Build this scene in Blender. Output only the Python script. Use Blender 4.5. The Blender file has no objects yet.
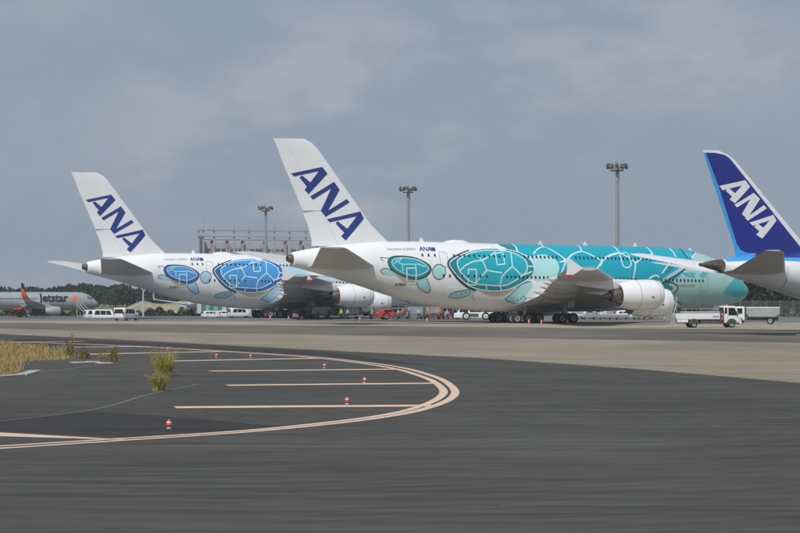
import bpy, bmesh, math, random
from mathutils import Vector, Matrix
R = math.radians
SC = bpy.context.scene
COL = SC.collection
random.seed(7)

# ------------------------------------------------------------------ camera
FP, YH, CH = 2300.0, 298.0, 3.4          # focal length in photo pixels, horizon row, eye height
cam = bpy.data.cameras.new('camera'); cam.sensor_width = 36.0; cam.lens = 36.0*FP/800.0
cam.shift_y = (YH-266.5)/800.0; cam.clip_start = 0.5; cam.clip_end = 20000
camo = bpy.data.objects.new('camera', cam); COL.objects.link(camo)
camo.location = (0, 0, CH); camo.rotation_euler = (R(90), 0, 0)
SC.camera = camo
# ------------------------------------------------------------------ sky
SUN_EL, SUN_AZ = 50.0, 200.0             # azimuth clockwise from +Y: behind the camera, a little to the left
W = bpy.data.worlds.new('World'); SC.world = W; W.use_nodes = True
nt = W.node_tree; nt.nodes.clear()
def wn(t, **k):
    n = nt.nodes.new(t)
    for a, b in k.items(): setattr(n, a, b)
    return n
sky = wn('ShaderNodeTexSky', sky_type='NISHITA', sun_disc=False, sun_elevation=R(SUN_EL), sun_rotation=R(SUN_AZ))
sky.air_density = 1.2; sky.dust_density = 2.5; sky.ozone_density = 1.5
SKY_STRENGTH = 0.05
tc = wn('ShaderNodeTexCoord')
mp = wn('ShaderNodeMapping'); mp.inputs['Scale'].default_value = (1, 1, 2.1); mp.inputs['Location'].default_value = (3.37, 1.9, 0.41)
n1 = wn('ShaderNodeTexNoise'); n1.inputs['Scale'].default_value = 15; n1.inputs['Detail'].default_value = 9; n1.inputs['Roughness'].default_value = 0.58
r1 = wn('ShaderNodeMapRange'); r1.inputs['From Min'].default_value = 0.45; r1.inputs['From Max'].default_value = 0.62
n2 = wn('ShaderNodeTexNoise'); n2.inputs['Scale'].default_value = 5.5; n2.inputs['Detail'].default_value = 3
r2 = wn('ShaderNodeMapRange'); r2.inputs['From Min'].default_value = 0.40; r2.inputs['From Max'].default_value = 0.60
cm = wn('ShaderNodeMath', operation='MULTIPLY'); cm2 = wn('ShaderNodeMath', operation='MULTIPLY'); cm2.inputs[1].default_value = 0.85
haze_mix = wn('ShaderNodeMix', data_type='RGBA'); haze_mix.inputs['Factor'].default_value = 0.85
haze_mix.inputs['B'].default_value = (5.3, 6.55, 8.25, 1)      # the grey-blue summer haze that fills the whole sky
cl_mix = wn('ShaderNodeMix', data_type='RGBA'); cl_mix.inputs['B'].default_value = (7.0, 7.5, 8.7, 1)
bg = wn('ShaderNodeBackground'); bg.inputs['Strength'].default_value = SKY_STRENGTH
wo = wn('ShaderNodeOutputWorld')
L = nt.links.new
L(tc.outputs['Generated'], mp.inputs['Vector']); L(mp.outputs[0], n1.inputs['Vector']); L(mp.outputs[0], n2.inputs['Vector'])
L(n1.outputs[0], r1.inputs['Value']); L(n2.outputs[0], r2.inputs['Value'])
L(r1.outputs[0], cm.inputs[0]); L(r2.outputs[0], cm.inputs[1]); L(cm.outputs[0], cm2.inputs[0])
L(sky.outputs[0], haze_mix.inputs['A']); L(haze_mix.outputs['Result'], cl_mix.inputs['A'])
L(cm2.outputs[0], cl_mix.inputs['Factor']); L(cl_mix.outputs['Result'], bg.inputs['Color']); L(bg.outputs[0], wo.inputs['Surface'])
# ------------------------------------------------------------------ sun
sl = bpy.data.lights.new('sun', 'SUN'); sl.energy = 3.0; sl.angle = R(0.6); sl.color = (1.0, 0.97, 0.92)
so = bpy.data.objects.new('sun', sl); COL.objects.link(so)
az = R(SUN_AZ); el = R(SUN_EL)
sdir = Vector((math.sin(az)*math.cos(el), math.cos(az)*math.cos(el), math.sin(el)))
so.rotation_euler = sdir.to_track_quat('Z', 'Y').to_euler(); so.location = sdir*300
SC.view_settings.view_transform = 'Standard'; SC.view_settings.look = 'None'
SC.view_settings.exposure = 0.15; SC.view_settings.gamma = 1.0; SC.view_settings.use_curve_mapping = False

# ------------------------------------------------------------------ helpers
def G(px, py, z=0.0):
    d = FP*(CH-z)/(py-YH); return Vector(((px-400)/FP*d, d, z))
def AT(px, py, d): return Vector(((px-400)/FP*d, d, CH+(YH-py)/FP*d))
def tag(o, label=None, cat=None, group=None, kind=None):
    for k, v in (('label', label), ('category', cat), ('group', group), ('kind', kind)):
        if v: o[k] = v
    return o
def empty(name, loc, rz=0.0):
    o = bpy.data.objects.new(name, None); COL.objects.link(o); o.location = loc; o.rotation_euler = (0, 0, rz); o.empty_display_size = 0.3
    return o
def mesh(name, verts, faces, mats, smooth=False, midx=None):
    me = bpy.data.meshes.new(name); me.from_pydata([tuple(v) for v in verts], [], faces); me.update()
    for m in (mats if isinstance(mats, (list, tuple)) else [mats]): me.materials.append(m)
    if midx: me.polygons.foreach_set('material_index', midx)
    if smooth: me.polygons.foreach_set('use_smooth', [True]*len(me.polygons))
    return me
def link(name, me, parent=None, loc=(0, 0, 0), rot=(0, 0, 0)):
    o = bpy.data.objects.new(name, me); COL.objects.link(o); o.location = loc; o.rotation_euler = rot
    if parent is not None: o.parent = parent
    return o
def copy_tree(o, parent=None):
    c = o.copy(); COL.objects.link(c); c.parent = parent
    for ch in o.children: copy_tree(ch, c)
    return c
class MB:
    """collects shapes into one mesh"""
    def __init__(s): s.v = []; s.f = []; s.m = []
    def add(s, verts, faces, mi=0):
        b = len(s.v); s.v += [tuple(v) for v in verts]; s.f += [tuple(i+b for i in f) for f in faces]; s.m += [mi]*len(faces); return s
    def box(s, x0, x1, y0, y1, z0, z1, mi=0):
        v = [(x, y, z) for x in (x0, x1) for y in (y0, y1) for z in (z0, z1)]
        return s.add(v, [(0, 1, 3, 2), (4, 6, 7, 5), (0, 4, 5, 1), (2, 3, 7, 6), (0, 2, 6, 4), (1, 5, 7, 3)], mi)
    def prism(s, prof, y0, y1, mi=0, inset=0.0):
        """side profile in x,z extruded from y0 to y1"""
        n = len(prof); v = [(x, y0, z) for x, z in prof]+[(x, y1, z) for x, z in prof]
        f = [tuple(range(n)), tuple(range(2*n-1, n-1, -1))]+[(i, i+n, (i+1) % n+n, (i+1) % n) for i in range(n)]
        return s.add(v, f, mi)
    def tube(s, a, b, r0, r1=None, n=8, mi=0):
        a = Vector(a); b = Vector(b); r1 = r0 if r1 is None else r1
        d = (b-a).normalized(); u = d.orthogonal().normalized(); w = d.cross(u)
        v = []
        for p, r in ((a, r0), (b, r1)):
            for i in range(n):
                t = 2*math.pi*i/n; v.append(p+u*(r*math.cos(t))+w*(r*math.sin(t)))
        f = [(i, (i+1) % n, (i+1) % n+n, i+n) for i in range(n)]+[tuple(range(n-1, -1, -1)), tuple(range(n, 2*n))]
        return s.add(v, f, mi)
    def lathe(s, prof, n=32, mi=0, axis='x', o=(0, 0, 0), close=False):
        """prof: (along, radius)"""
        v = []; f = []
        for a, r in prof:
            for i in range(n):
                t = 2*math.pi*i/n; c, q = r*math.cos(t), r*math.sin(t)
                p = {'x': (a, c, q), 'y': (c, a, q), 'z': (c, q, a)}[axis]
                v.append((p[0]+o[0], p[1]+o[1], p[2]+o[2]))
        k = len(prof)
        for j in range(k-1):
            for i in range(n): f.append((j*n+i, j*n+(i+1) % n, (j+1)*n+(i+1) % n, (j+1)*n+i))
        f.append(tuple(range(n-1, -1, -1))); f.append(tuple((k-1)*n+i for i in range(n)))
        return s.add(v, f, mi)
    def mesh(s, name, mats, smooth=False, bevel=0.0):
        me = mesh(name, s.v, s.f, mats, smooth, s.m)
        bm = bmesh.new(); bm.from_mesh(me); bmesh.ops.recalc_face_normals(bm, faces=bm.faces[:])
        if bevel: bmesh.ops.bevel(bm, geom=bm.edges[:], offset=bevel, segments=2, affect='EDGES', profile=0.5, clamp_overlap=True)
        bm.to_mesh(me); bm.free()
        if smooth:
            me.polygons.foreach_set('use_smooth', [True]*len(me.polygons))
            try: me.set_sharp_from_angle(angle=R(40))
            except Exception: pass
        return me
    def obj(s, name, mats, parent=None, loc=(0, 0, 0), rot=(0, 0, 0), smooth=False, bevel=0.0):
        return link(name, s.mesh(name, mats, smooth, bevel), parent, loc, rot)

# ------------------------------------------------------------------ materials
MATS = {}
def mat(name, col, rough=0.5, metal=0.0, var=0.08, scale=1.5, bump=0.0, col2=None, spec=0.5, stretch=(1, 1, 1), detail=5, coat=0.0):
    if name in MATS: return MATS[name]
    m = bpy.data.materials.new(name); m.use_nodes = True; t = m.node_tree; N = t.nodes; b = N['Principled BSDF']
    b.inputs['Roughness'].default_value = rough; b.inputs['Metallic'].default_value = metal
    b.inputs['Specular IOR Level'].default_value = spec; b.inputs['Coat Weight'].default_value = coat
    co = N.new('ShaderNodeTexCoord'); mpn = N.new('ShaderNodeMapping'); mpn.inputs['Scale'].default_value = stretch
    no = N.new('ShaderNodeTexNoise'); no.inputs['Scale'].default_value = scale; no.inputs['Detail'].default_value = detail
    t.links.new(co.outputs['Object'], mpn.inputs[0]); t.links.new(mpn.outputs[0], no.inputs['Vector'])
    ra = N.new('ShaderNodeMapRange'); ra.inputs['From Min'].default_value = 0.3; ra.inputs['From Max'].default_value = 0.7
    t.links.new(no.outputs[0], ra.inputs[0])
    mx = N.new('ShaderNodeMix'); mx.data_type = 'RGBA'
    c2 = col2 if col2 else tuple(c*(1-var*2) for c in col)
    mx.inputs['A'].default_value = (*col, 1); mx.inputs['B'].default_value = (*c2, 1)
    t.links.new(ra.outputs[0], mx.inputs['Factor']); t.links.new(mx.outputs['Result'], b.inputs['Base Color'])
    if bump:
        bu = N.new('ShaderNodeBump'); bu.inputs['Strength'].default_value = bump; bu.inputs['Distance'].default_value = 0.05
        t.links.new(no.outputs[0], bu.inputs['Height']); t.links.new(bu.outputs[0], b.inputs['Normal'])
    MATS[name] = m; return m
white = mat('white_aircraft_paint', (0.80, 0.81, 0.82), 0.28, var=0.025, scale=0.35, stretch=(1, 1, 2.5), coat=0.2)
grey_wing = mat('grey_wing_paint', (0.60, 0.60, 0.59), 0.38, var=0.07, scale=0.5, stretch=(1.5, 0.3, 1))
grey_dark = mat('dark_grey_metal', (0.10, 0.10, 0.105), 0.5, var=0.15)
metal = mat('bare_metal', (0.42, 0.40, 0.38), 0.35, 0.9, var=0.15, scale=3)
hot_metal = mat('heat_stained_exhaust_metal', (0.27, 0.22, 0.18), 0.42, 0.85, var=0.25, scale=3)
black = mat('black_rubber', (0.022, 0.022, 0.023), 0.75, var=0.2, scale=6)
glass = mat('dark_tinted_glass', (0.02, 0.025, 0.03), 0.08, var=0.1)
seam_m = mat('panel_seam', (0.20, 0.21, 0.22), 0.6)
navy = mat('navy_lettering_paint', (0.022, 0.045, 0.235), 0.35, var=0.06, scale=0.6)
bright_white = mat('white_lettering_paint', (0.82, 0.83, 0.84), 0.35, var=0.02)
fin_blue = mat('royal_blue_fin_paint', (0.014, 0.028, 0.25), 0.3, var=0.05, scale=0.4, coat=0.15)
sky_blue = mat('light_blue_fin_paint', (0.055, 0.34, 0.74), 0.32, var=0.03, scale=0.4)
silver = mat('silver_aircraft_paint', (0.40, 0.42, 0.44), 0.38, 0.25, var=0.05, scale=0.4)
orange = mat('orange_star_paint', (0.78, 0.17, 0.06), 0.4)
darkred = mat('deep_red_paint', (0.42, 0.05, 0.045), 0.4)
charcoal = mat('charcoal_lettering_paint', (0.025, 0.027, 0.032), 0.45)
cone_red = mat('cone_red_plastic', (0.62, 0.075, 0.055), 0.5, var=0.15, scale=4)
cone_white = mat('cone_white_band', (0.75, 0.73, 0.70), 0.45, var=0.1, scale=5)
veh_white = mat('white_vehicle_paint', (0.78, 0.79, 0.79), 0.3, var=0.04, scale=1.2, coat=0.3)
veh_grey = mat('grey_vehicle_panel', (0.36, 0.38, 0.39), 0.45, var=0.1)
veh_red = mat('red_vehicle_paint', (0.55, 0.055, 0.03), 0.4, var=0.12)
veh_yel = mat('yellow_vehicle_paint', (0.68, 0.47, 0.05), 0.45)
lamp_red = mat('red_lamp_lens', (0.40, 0.02, 0.02), 0.25)
lamp_clear = mat('clear_lamp_lens', (0.70, 0.70, 0.66), 0.15)
lamp_off = mat('unlit_floodlight_glass', (0.12, 0.125, 0.13), 0.25)
rim_m = mat('wheel_rim_paint', (0.42, 0.42, 0.42), 0.45, 0.3, var=0.15, scale=5)
steel = mat('galvanised_steel', (0.40, 0.42, 0.44), 0.5, 0.35, var=0.12, scale=1)
teal_wall = mat('teal_cladding', (0.16, 0.42, 0.40), 0.6)
pale_wall = mat('pale_cladding', (0.55, 0.56, 0.55), 0.7)
container_m = mat('aluminium_container', (0.40, 0.46, 0.43), 0.5, 0.3, var=0.12, scale=1)
container_d = mat('dull_green_container', (0.15, 0.18, 0.16), 0.6, 0.1, var=0.12, scale=1)

# ------------------------------------------------------------------ ground
def gz(x, y):
    """the far stand on the left lies about a metre lower than the near apron"""
    def sm(t): t = max(0., min(1., t)); return t*t*(3-2*t)
    return -1.1*sm((y-392)/70.)*sm((-x-14)/30.)
def ground_mat():
    m = bpy.data.materials.new('airfield_asphalt'); m.use_nodes = True; t = m.node_tree; N = t.nodes; b = N['Principled BSDF']; lk = t.links.new
    b.inputs['Roughness'].default_value = 0.95; b.inputs['Specular IOR Level'].default_value = 0.04
    co = N.new('ShaderNodeTexCoord')
    def noise(sc, det, stretch=(1, 1, 1), loc=(0, 0, 0), rot=0):
        mp = N.new('ShaderNodeMapping'); mp.inputs['Scale'].default_value = stretch; mp.inputs['Location'].default_value = loc; mp.inputs['Rotation'].default_value = (0, 0, rot)
        no = N.new('ShaderNodeTexNoise'); no.inputs['Scale'].default_value = sc; no.inputs['Detail'].default_value = det
        lk(co.outputs['Object'], mp.inputs[0]); lk(mp.outputs[0], no.inputs['Vector']); return no.outputs[0]
    def rng(v, a, b_, c=0., d=1.):
        r = N.new('ShaderNodeMapRange'); r.inputs[1].default_value = a; r.inputs[2].default_value = b_; r.inputs[3].default_value = c; r.inputs[4].default_value = d
        lk(v, r.inputs[0]); return r.outputs[0]
    def mixc(f, a, bb):
        x = N.new('ShaderNodeMix'); x.data_type = 'RGBA'
        for s, v in (('A', a), ('B', bb)):
            if isinstance(v, tuple): x.inputs[s].default_value = (*v, 1)
            else: lk(v, x.inputs[s])
        if isinstance(f, float): x.inputs['Factor'].default_value = f
        else: lk(f, x.inputs['Factor'])
        return x.outputs['Result']
    big = rng(noise(0.055, 4, (1, 0.35, 1), (3, 8, 0), 0.25), 0.35, 0.65)
    mid = rng(noise(0.55, 9, (0.6, 1, 1), (0, 0, 0), -0.12), 0.30, 0.70)
    fine = rng(noise(38, 3), 0.25, 0.75)
    c = mixc(big, (0.050, 0.048, 0.045), (0.088, 0.085, 0.080))
    c2 = mixc(mid, (0.046, 0.0445, 0.042), (0.098, 0.095, 0.090))
    c = mixc(0.5, c, c2)
    # long scuffs and rubber streaks along the way aircraft roll
    for sc, rot, a, b_, amt, dk in ((1.1, 0.16, 0.52, 0.66, 0.55, (0.034, 0.033, 0.031)), (2.6, -0.14, 0.54, 0.68, 0.45, (0.125, 0.121, 0.114)), (0.5, 0.35, 0.52, 0.64, 0.5, (0.112, 0.108, 0.102)), (6.0, 0.04, 0.52, 0.70, 0.5, (0.036, 0.035, 0.033))):
        pm = N.new('ShaderNodeMath'); pm.operation = 'MULTIPLY'
        lk(rng(noise(sc, 7, (0.13, 1, 1), (sc*7, 3, 0), rot), a, b_, 0, amt), pm.inputs[0]); lk(rng(noise(0.10, 4, (0.6, 1, 1), (sc, 20*sc, 1)), 0.36, 0.62, 0.25, 1.2), pm.inputs[1])
        c = mixc(pm.outputs[0], c, dk)
    # swept tyre arcs left by turning aircraft
    for cx, cy, sc, amt in ((-12, 66, 0.36, 0.16), (9, 150, 0.22, 0.13)):
        mp = N.new('ShaderNodeMapping'); mp.inputs['Location'].default_value = (-cx, -cy, 0); mp.vector_type = 'POINT'
        w = N.new('ShaderNodeTexWave'); w.wave_type = 'RINGS'; w.rings_direction = 'Z'; w.inputs['Scale'].default_value = sc; w.inputs['Distortion'].default_value = 2.2
        w.inputs['Detail'].default_value = 4; w.inputs['Detail Scale'].default_value = 0.35
        lk(co.outputs['Object'], mp.inputs[0]); lk(mp.outputs[0], w.inputs['Vector'])
        pat = rng(noise(0.09, 3, (1, 1, 1), (cx, cy, 2)), 0.45, 0.7, 0, amt*3)
        mu = N.new('ShaderNodeMath'); mu.operation = 'MULTIPLY'; lk(rng(w.outputs['Fac'], 0.45, 0.95), mu.inputs[0]); lk(pat, mu.inputs[1])
        c = mixc(mu.outputs[0], c, (0.035, 0.034, 0.035) if amt > .14 else (0.13, 0.13, 0.128))
    c = mixc(rng(fine, 0, 1, 0.0, 0.22), c, (0.15, 0.148, 0.142))
    # oil spots and stains
    st = rng(noise(0.9, 5, (1, 1, 1), (11, 4, 0)), 0.66, 0.74, 0, 0.5)
    c = mixc(st, c, (0.035, 0.034, 0.033))
    lk(c, b.inputs['Base Color'])
    bu = N.new('ShaderNodeBump'); bu.inputs['Strength'].default_value = 0.35; bu.inputs['Distance'].default_value = 0.02
    lk(fine, bu.inputs['Height']); lk(bu.outputs[0], b.inputs['Normal'])
    return m
asphalt = ground_mat()
def pave_mat(name, a, b_, stain, sc=0.25, rough=0.85, rot=0.0, joint=None):
    m = bpy.data.materials.new(name); m.use_nodes = True; t = m.node_tree; N = t.nodes; b = N['Principled BSDF']; lk = t.links.new
    b.inputs['Roughness'].default_value = 0.95; b.inputs['Specular IOR Level'].default_value = 0.05
    co = N.new('ShaderNodeTexCoord'); mp = N.new('ShaderNodeMapping'); mp.inputs['Rotation'].default_value = (0, 0, rot); mp.inputs['Scale'].default_value = (1, 0.25, 1)
    lk(co.outputs['Object'], mp.inputs[0])
    def noise(s, d):
        no = N.new('ShaderNodeTexNoise'); no.inputs['Scale'].default_value = s; no.inputs['Detail'].default_value = d; lk(mp.outputs[0], no.inputs['Vector']); return no.outputs[0]
    def mixc(f, x, y):
        q = N.new('ShaderNodeMix'); q.data_type = 'RGBA'
        for s, v in (('A', x), ('B', y)):
            if isinstance(v, tuple): q.inputs[s].default_value = (*v, 1)
            else: lk(v, q.inputs[s])
        lk(f, q.inputs['Factor']); return q.outputs['Result']
    def rng(v, p, q, c=0., d=1.):
        r = N.new('ShaderNodeMapRange'); r.inputs[1].default_value = p; r.inputs[2].default_value = q; r.inputs[3].default_value = c; r.inputs[4].default_value = d; lk(v, r.inputs[0]); return r.outputs[0]
    c = mixc(rng(noise(sc, 5), 0.33, 0.67), a, b_)
    c = mixc(rng(noise(sc*0.35, 4), 0.52, 0.68, 0, 0.65), c, stain)
    c = mixc(rng(noise(sc*30, 2), 0.3, 0.7, 0, 0.25), c, tuple(v*0.75 for v in a))
    for q, (sc2, rt, lo, hi, amt, mul) in enumerate(((0.55, .12, .50, .66, .55, .62), (1.4, -.1, .52, .68, .45, 1.22), (0.22, .3, .5, .64, .5, .74))):
        mq = N.new('ShaderNodeMapping'); mq.inputs['Rotation'].default_value = (0, 0, rot*.4+rt); mq.inputs['Scale'].default_value = (.10, 1, 1); mq.inputs['Location'].default_value = (q*5, q*9, 0); lk(co.outputs['Object'], mq.inputs[0])
        nq = N.new('ShaderNodeTexNoise'); nq.inputs['Scale'].default_value = sc2; nq.inputs['Detail'].default_value = 6; lk(mq.outputs[0], nq.inputs['Vector'])
        c = mixc(rng(nq.outputs[0], lo, hi, 0, amt), c, tuple(v*mul for v in a))
    if joint:
        br = N.new('ShaderNodeTexBrick'); br.offset = 0; br.inputs['Scale'].default_value = 1; br.inputs['Brick Width'].default_value = joint; br.inputs['Row Height'].default_value = joint
        br.inputs['Mortar Size'].default_value = 0.10; br.inputs['Mortar Smooth'].default_value = 0.5
        m2 = N.new('ShaderNodeMapping'); m2.inputs['Rotation'].default_value = (0, 0, rot); lk(co.outputs['Object'], m2.inputs[0]); lk(m2.outputs[0], br.inputs['Vector'])
        c = mixc(rng(br.outputs['Fac'], 0, 1, 0, 0.45), c, tuple(v*0.6 for v in a))
    lk(c, b.inputs['Base Color']); return m
concrete_apron = pave_mat('apron_concrete', (0.31, 0.272, 0.21), (0.39, 0.352, 0.288), (0.19, 0.175, 0.155), 0.12, rot=0.45, joint=7.5)
concrete_taxi = pave_mat('taxiway_concrete', (0.262, 0.228, 0.172), (0.31, 0.275, 0.215), (0.165, 0.148, 0.122), 0.16, rot=-0.42, joint=7.5)
asphalt_old = pave_mat('weathered_asphalt', (0.14, 0.130, 0.112), (0.19, 0.175, 0.15), (0.075, 0.072, 0.067), 0.14, rot=-0.5)
asphalt_new = pave_mat('newer_dark_asphalt', (0.048, 0.047, 0.047), (0.062, 0.060, 0.060), (0.042, 0.041, 0.041), 0.3)
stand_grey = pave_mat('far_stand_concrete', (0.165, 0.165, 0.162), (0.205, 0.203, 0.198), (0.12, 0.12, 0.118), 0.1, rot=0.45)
mark = mat('faded_marking_paint', (0.76, 0.56, 0.41), 0.65, var=0.14, scale=2.2, detail=8)
grass_far = mat('far_grass', (0.085, 0.10, 0.035), 0.9, var=0.2, scale=0.06, col2=(0.17, 0.15, 0.065))

xs = [-4000, -2000, -900, -400, -250, -180, -140, -110]+[-100+4*i for i in range(26)]+[12, 30, 60, 110, 200, 400, 900, 2000, 4000]
ys = [-600, -100, 0, 20, 60, 120, 200, 300, 380]+[388+6*i for i in range(16)]+[500, 560, 640, 760, 900, 1300, 2500, 5000]
gv = [(x, y, gz(x, y)) for y in ys for x in xs]; nx = len(xs)
gf = [(j*nx+i, j*nx+i+1, (j+1)*nx+i+1, (j+1)*nx+i) for j in range(len(ys)-1) for i in range(nx-1)]
gmi = [1 if ys[j] >= 640 else 0 for j in range(len(ys)-1) for i in range(nx-1)]
tag(link('ground', mesh('ground', gv, gf, [asphalt, grass_far], True, gmi)), kind='structure')
def sheet(name, pts, z, m):
    """a flat pavement sheet, outline in ground metres"""
    o = link(name, mesh(name, [(p[0], p[1], z) for p in pts], [tuple(range(len(pts)))], m)); return tag(o, kind='structure')
def gl(lst): return [tuple(G(*p)[:2]) for p in lst]
B1 = gl([(-260, 325), (0, 334), (150, 341), (300, 349), (480, 358), (640, 369.2), (800, 383)])
B1 = [(-150, 330)]+B1[1:]+[(38, 40), (60, -10)]
B2 = [(-170, 345)]+gl([(0, 328.6), (150, 332), (480, 337.5), (800, 343)])+[(75, 120), (120, 40)]
B3 = [(-200, 380)]+gl([(0, 322.6), (400, 326.4), (800, 330)])+[(90, 210), (180, 130)]
def jitter(pts, amp, step, seed):
    rn = random.Random(seed); out = []
    for a, b_ in zip(pts, pts[1:]):
        a = Vector(a); b_ = Vector(b_); n = max(1, int((b_-a).length/step))
        for k in range(n): out.append(tuple(a+(b_-a)*k/n+Vector((rn.uniform(-amp, amp), rn.uniform(-amp, amp)*2))))
    out.append(pts[-1]); return out
B1 = jitter(B1, .07, .7, 1); B2 = jitter(B2, .5, 2.0, 2); B3 = jitter(B3, .5, 2.5, 3)
sheet('taxiway', B1+B2[::-1], 0.004, concrete_taxi)
sheet('apron_road', B2+B3[::-1], 0.004, asphalt_old)
B4 = [(-200, 372)]+gl([(0, 320.6), (400, 321.7), (800, 322.6)])+[(260, 318)]; B4 = jitter(B4, .4, 3, 4)
sheet('apron', B3+[(260, 130)]+B4[::-1], 0.004, concrete_apron)
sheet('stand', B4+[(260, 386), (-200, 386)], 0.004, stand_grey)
# far stand follows the dip
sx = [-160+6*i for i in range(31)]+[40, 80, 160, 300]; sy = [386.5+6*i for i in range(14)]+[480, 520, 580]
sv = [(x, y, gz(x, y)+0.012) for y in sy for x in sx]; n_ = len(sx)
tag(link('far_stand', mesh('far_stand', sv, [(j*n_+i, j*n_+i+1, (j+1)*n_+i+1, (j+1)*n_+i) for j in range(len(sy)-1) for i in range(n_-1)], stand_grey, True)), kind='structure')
sheet('asphalt_patch', gl([(-60, 424), (0, 418.5), (90, 412), (180, 417), (300, 428.5), (126, 437.2), (0, 431), (-60, 430)]), 0.004, asphalt_new)
sheet('asphalt_patch', gl([(-60, 338), (60, 339.5), (150, 342.5), (330, 352), (430, 365.5), (380, 362.5), (250, 353.5), (120, 346.5), (-60, 343.5)]), 0.004, asphalt_new)
def ribbon(pts, w, z, taper=False):
    v = []; n = len(pts)
    for i, p in enumerate(pts):
        p = Vector(p[:2]); a = Vector(pts[max(i-1, 0)][:2]); b = Vector(pts[min(i+1, n-1)][:2]); d = (b-a).normalized(); q = Vector((-d.y, d.x))
        ww = w[i] if isinstance(w, (list, tuple)) else w
        v += [(*(p+q*ww/2), z), (*(p-q*ww/2), z)]
    return v, [(2*i, 2*i+1, 2*i+3, 2*i+2) for i in range(n-1)]
def smooth_line(pts, n=8):
    out = []
    P = [Vector(p) for p in pts]
    for i in range(len(P)-1):
        p0, p1, p2, p3 = P[max(i-1, 0)], P[i], P[i+1], P[min(i+2, len(P)-1)]
        for k in range(n):
            t = k/n; out.append(0.5*((2*p1)+(p2-p0)*t+(2*p0-5*p1+4*p2-p3)*t*t+(3*p1-p0-3*p2+p3)*t**3))
    out.append(P[-1]); return out
outer = gl([(-140, 457.5), (0, 448.5), (125, 440.3), (250, 431.8), (344, 422.5), (400, 414.5), (431, 407), (450, 399), (455, 391), (446, 382), (431, 375.5), (400, 367.3), (350, 360.5), (300, 355.8), (200, 349.6), (125, 345.6), (62, 343.2), (-80, 338.8)])
inner = gl([(-140, 455.0), (0, 446.2), (125, 438.4), (250, 430.2), (344, 420.6), (395, 413), (421, 406), (438, 398.5), (443.5, 391), (435, 382.5), (421, 376.3), (392, 368.2), (344, 361.0), (292, 356.1), (195, 349.9), (120, 346.0), (58, 343.5), (-84, 339.1)])
for k, ln in enumerate((outer, inner)):
    v, f = ribbon(smooth_line(ln, 10), 0.30, 0.0065)
    tag(link('edge_line', mesh('edge_line', v, f, mark)), kind='structure')
stripes = [((-120, 428.6), (-10, 434.4), (125, 440.0), [1.5, 1.25, 0.10]), ((175, 407.5), (300, 406.5), (433, 405.7), 1.25), ((227, 385.4), (330, 384.3), (436, 383.3), 1.2), ((210, 371.2), (300, 370.2), (398, 369.2), 1.2),
           ((170, 361.2), (240, 359.7), (318, 358.3), 1.2), ((84, 354.4), (150, 352.9), (226, 351.5), 1.3), ((70, 347.4), (110, 346.9), (150, 346.5), 1.2), ((-60, 343.2), (20, 342.0), (84, 341.3), 1.2)]
for a, b, c, w in stripes:
    v, f = ribbon(gl([a, b, c]), w, 0.0085)
    tag(link('shoulder_stripe', mesh('shoulder_stripe', v, f, mark)), kind='structure')
seal = mat('pale_joint_sealant', (0.17, 0.165, 0.155), 0.8, var=0.2, scale=3)
for pts, w in (([(-60, 424), (0, 420.7), (63, 414), (95, 409), (117, 404), (149, 394.5), (200, 384)], 0.13), ([(20, 374), (60, 370), (95, 365.5), (120, 364.5)], 0.2), ([(60, 382), (130, 378), (185, 375)], 0.15)):
    v, f = ribbon(smooth_line(gl(pts), 6), w, 0.0065); tag(link('pavement_seam', mesh('pavement_seam', v, f, seal)), kind='structure')

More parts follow.
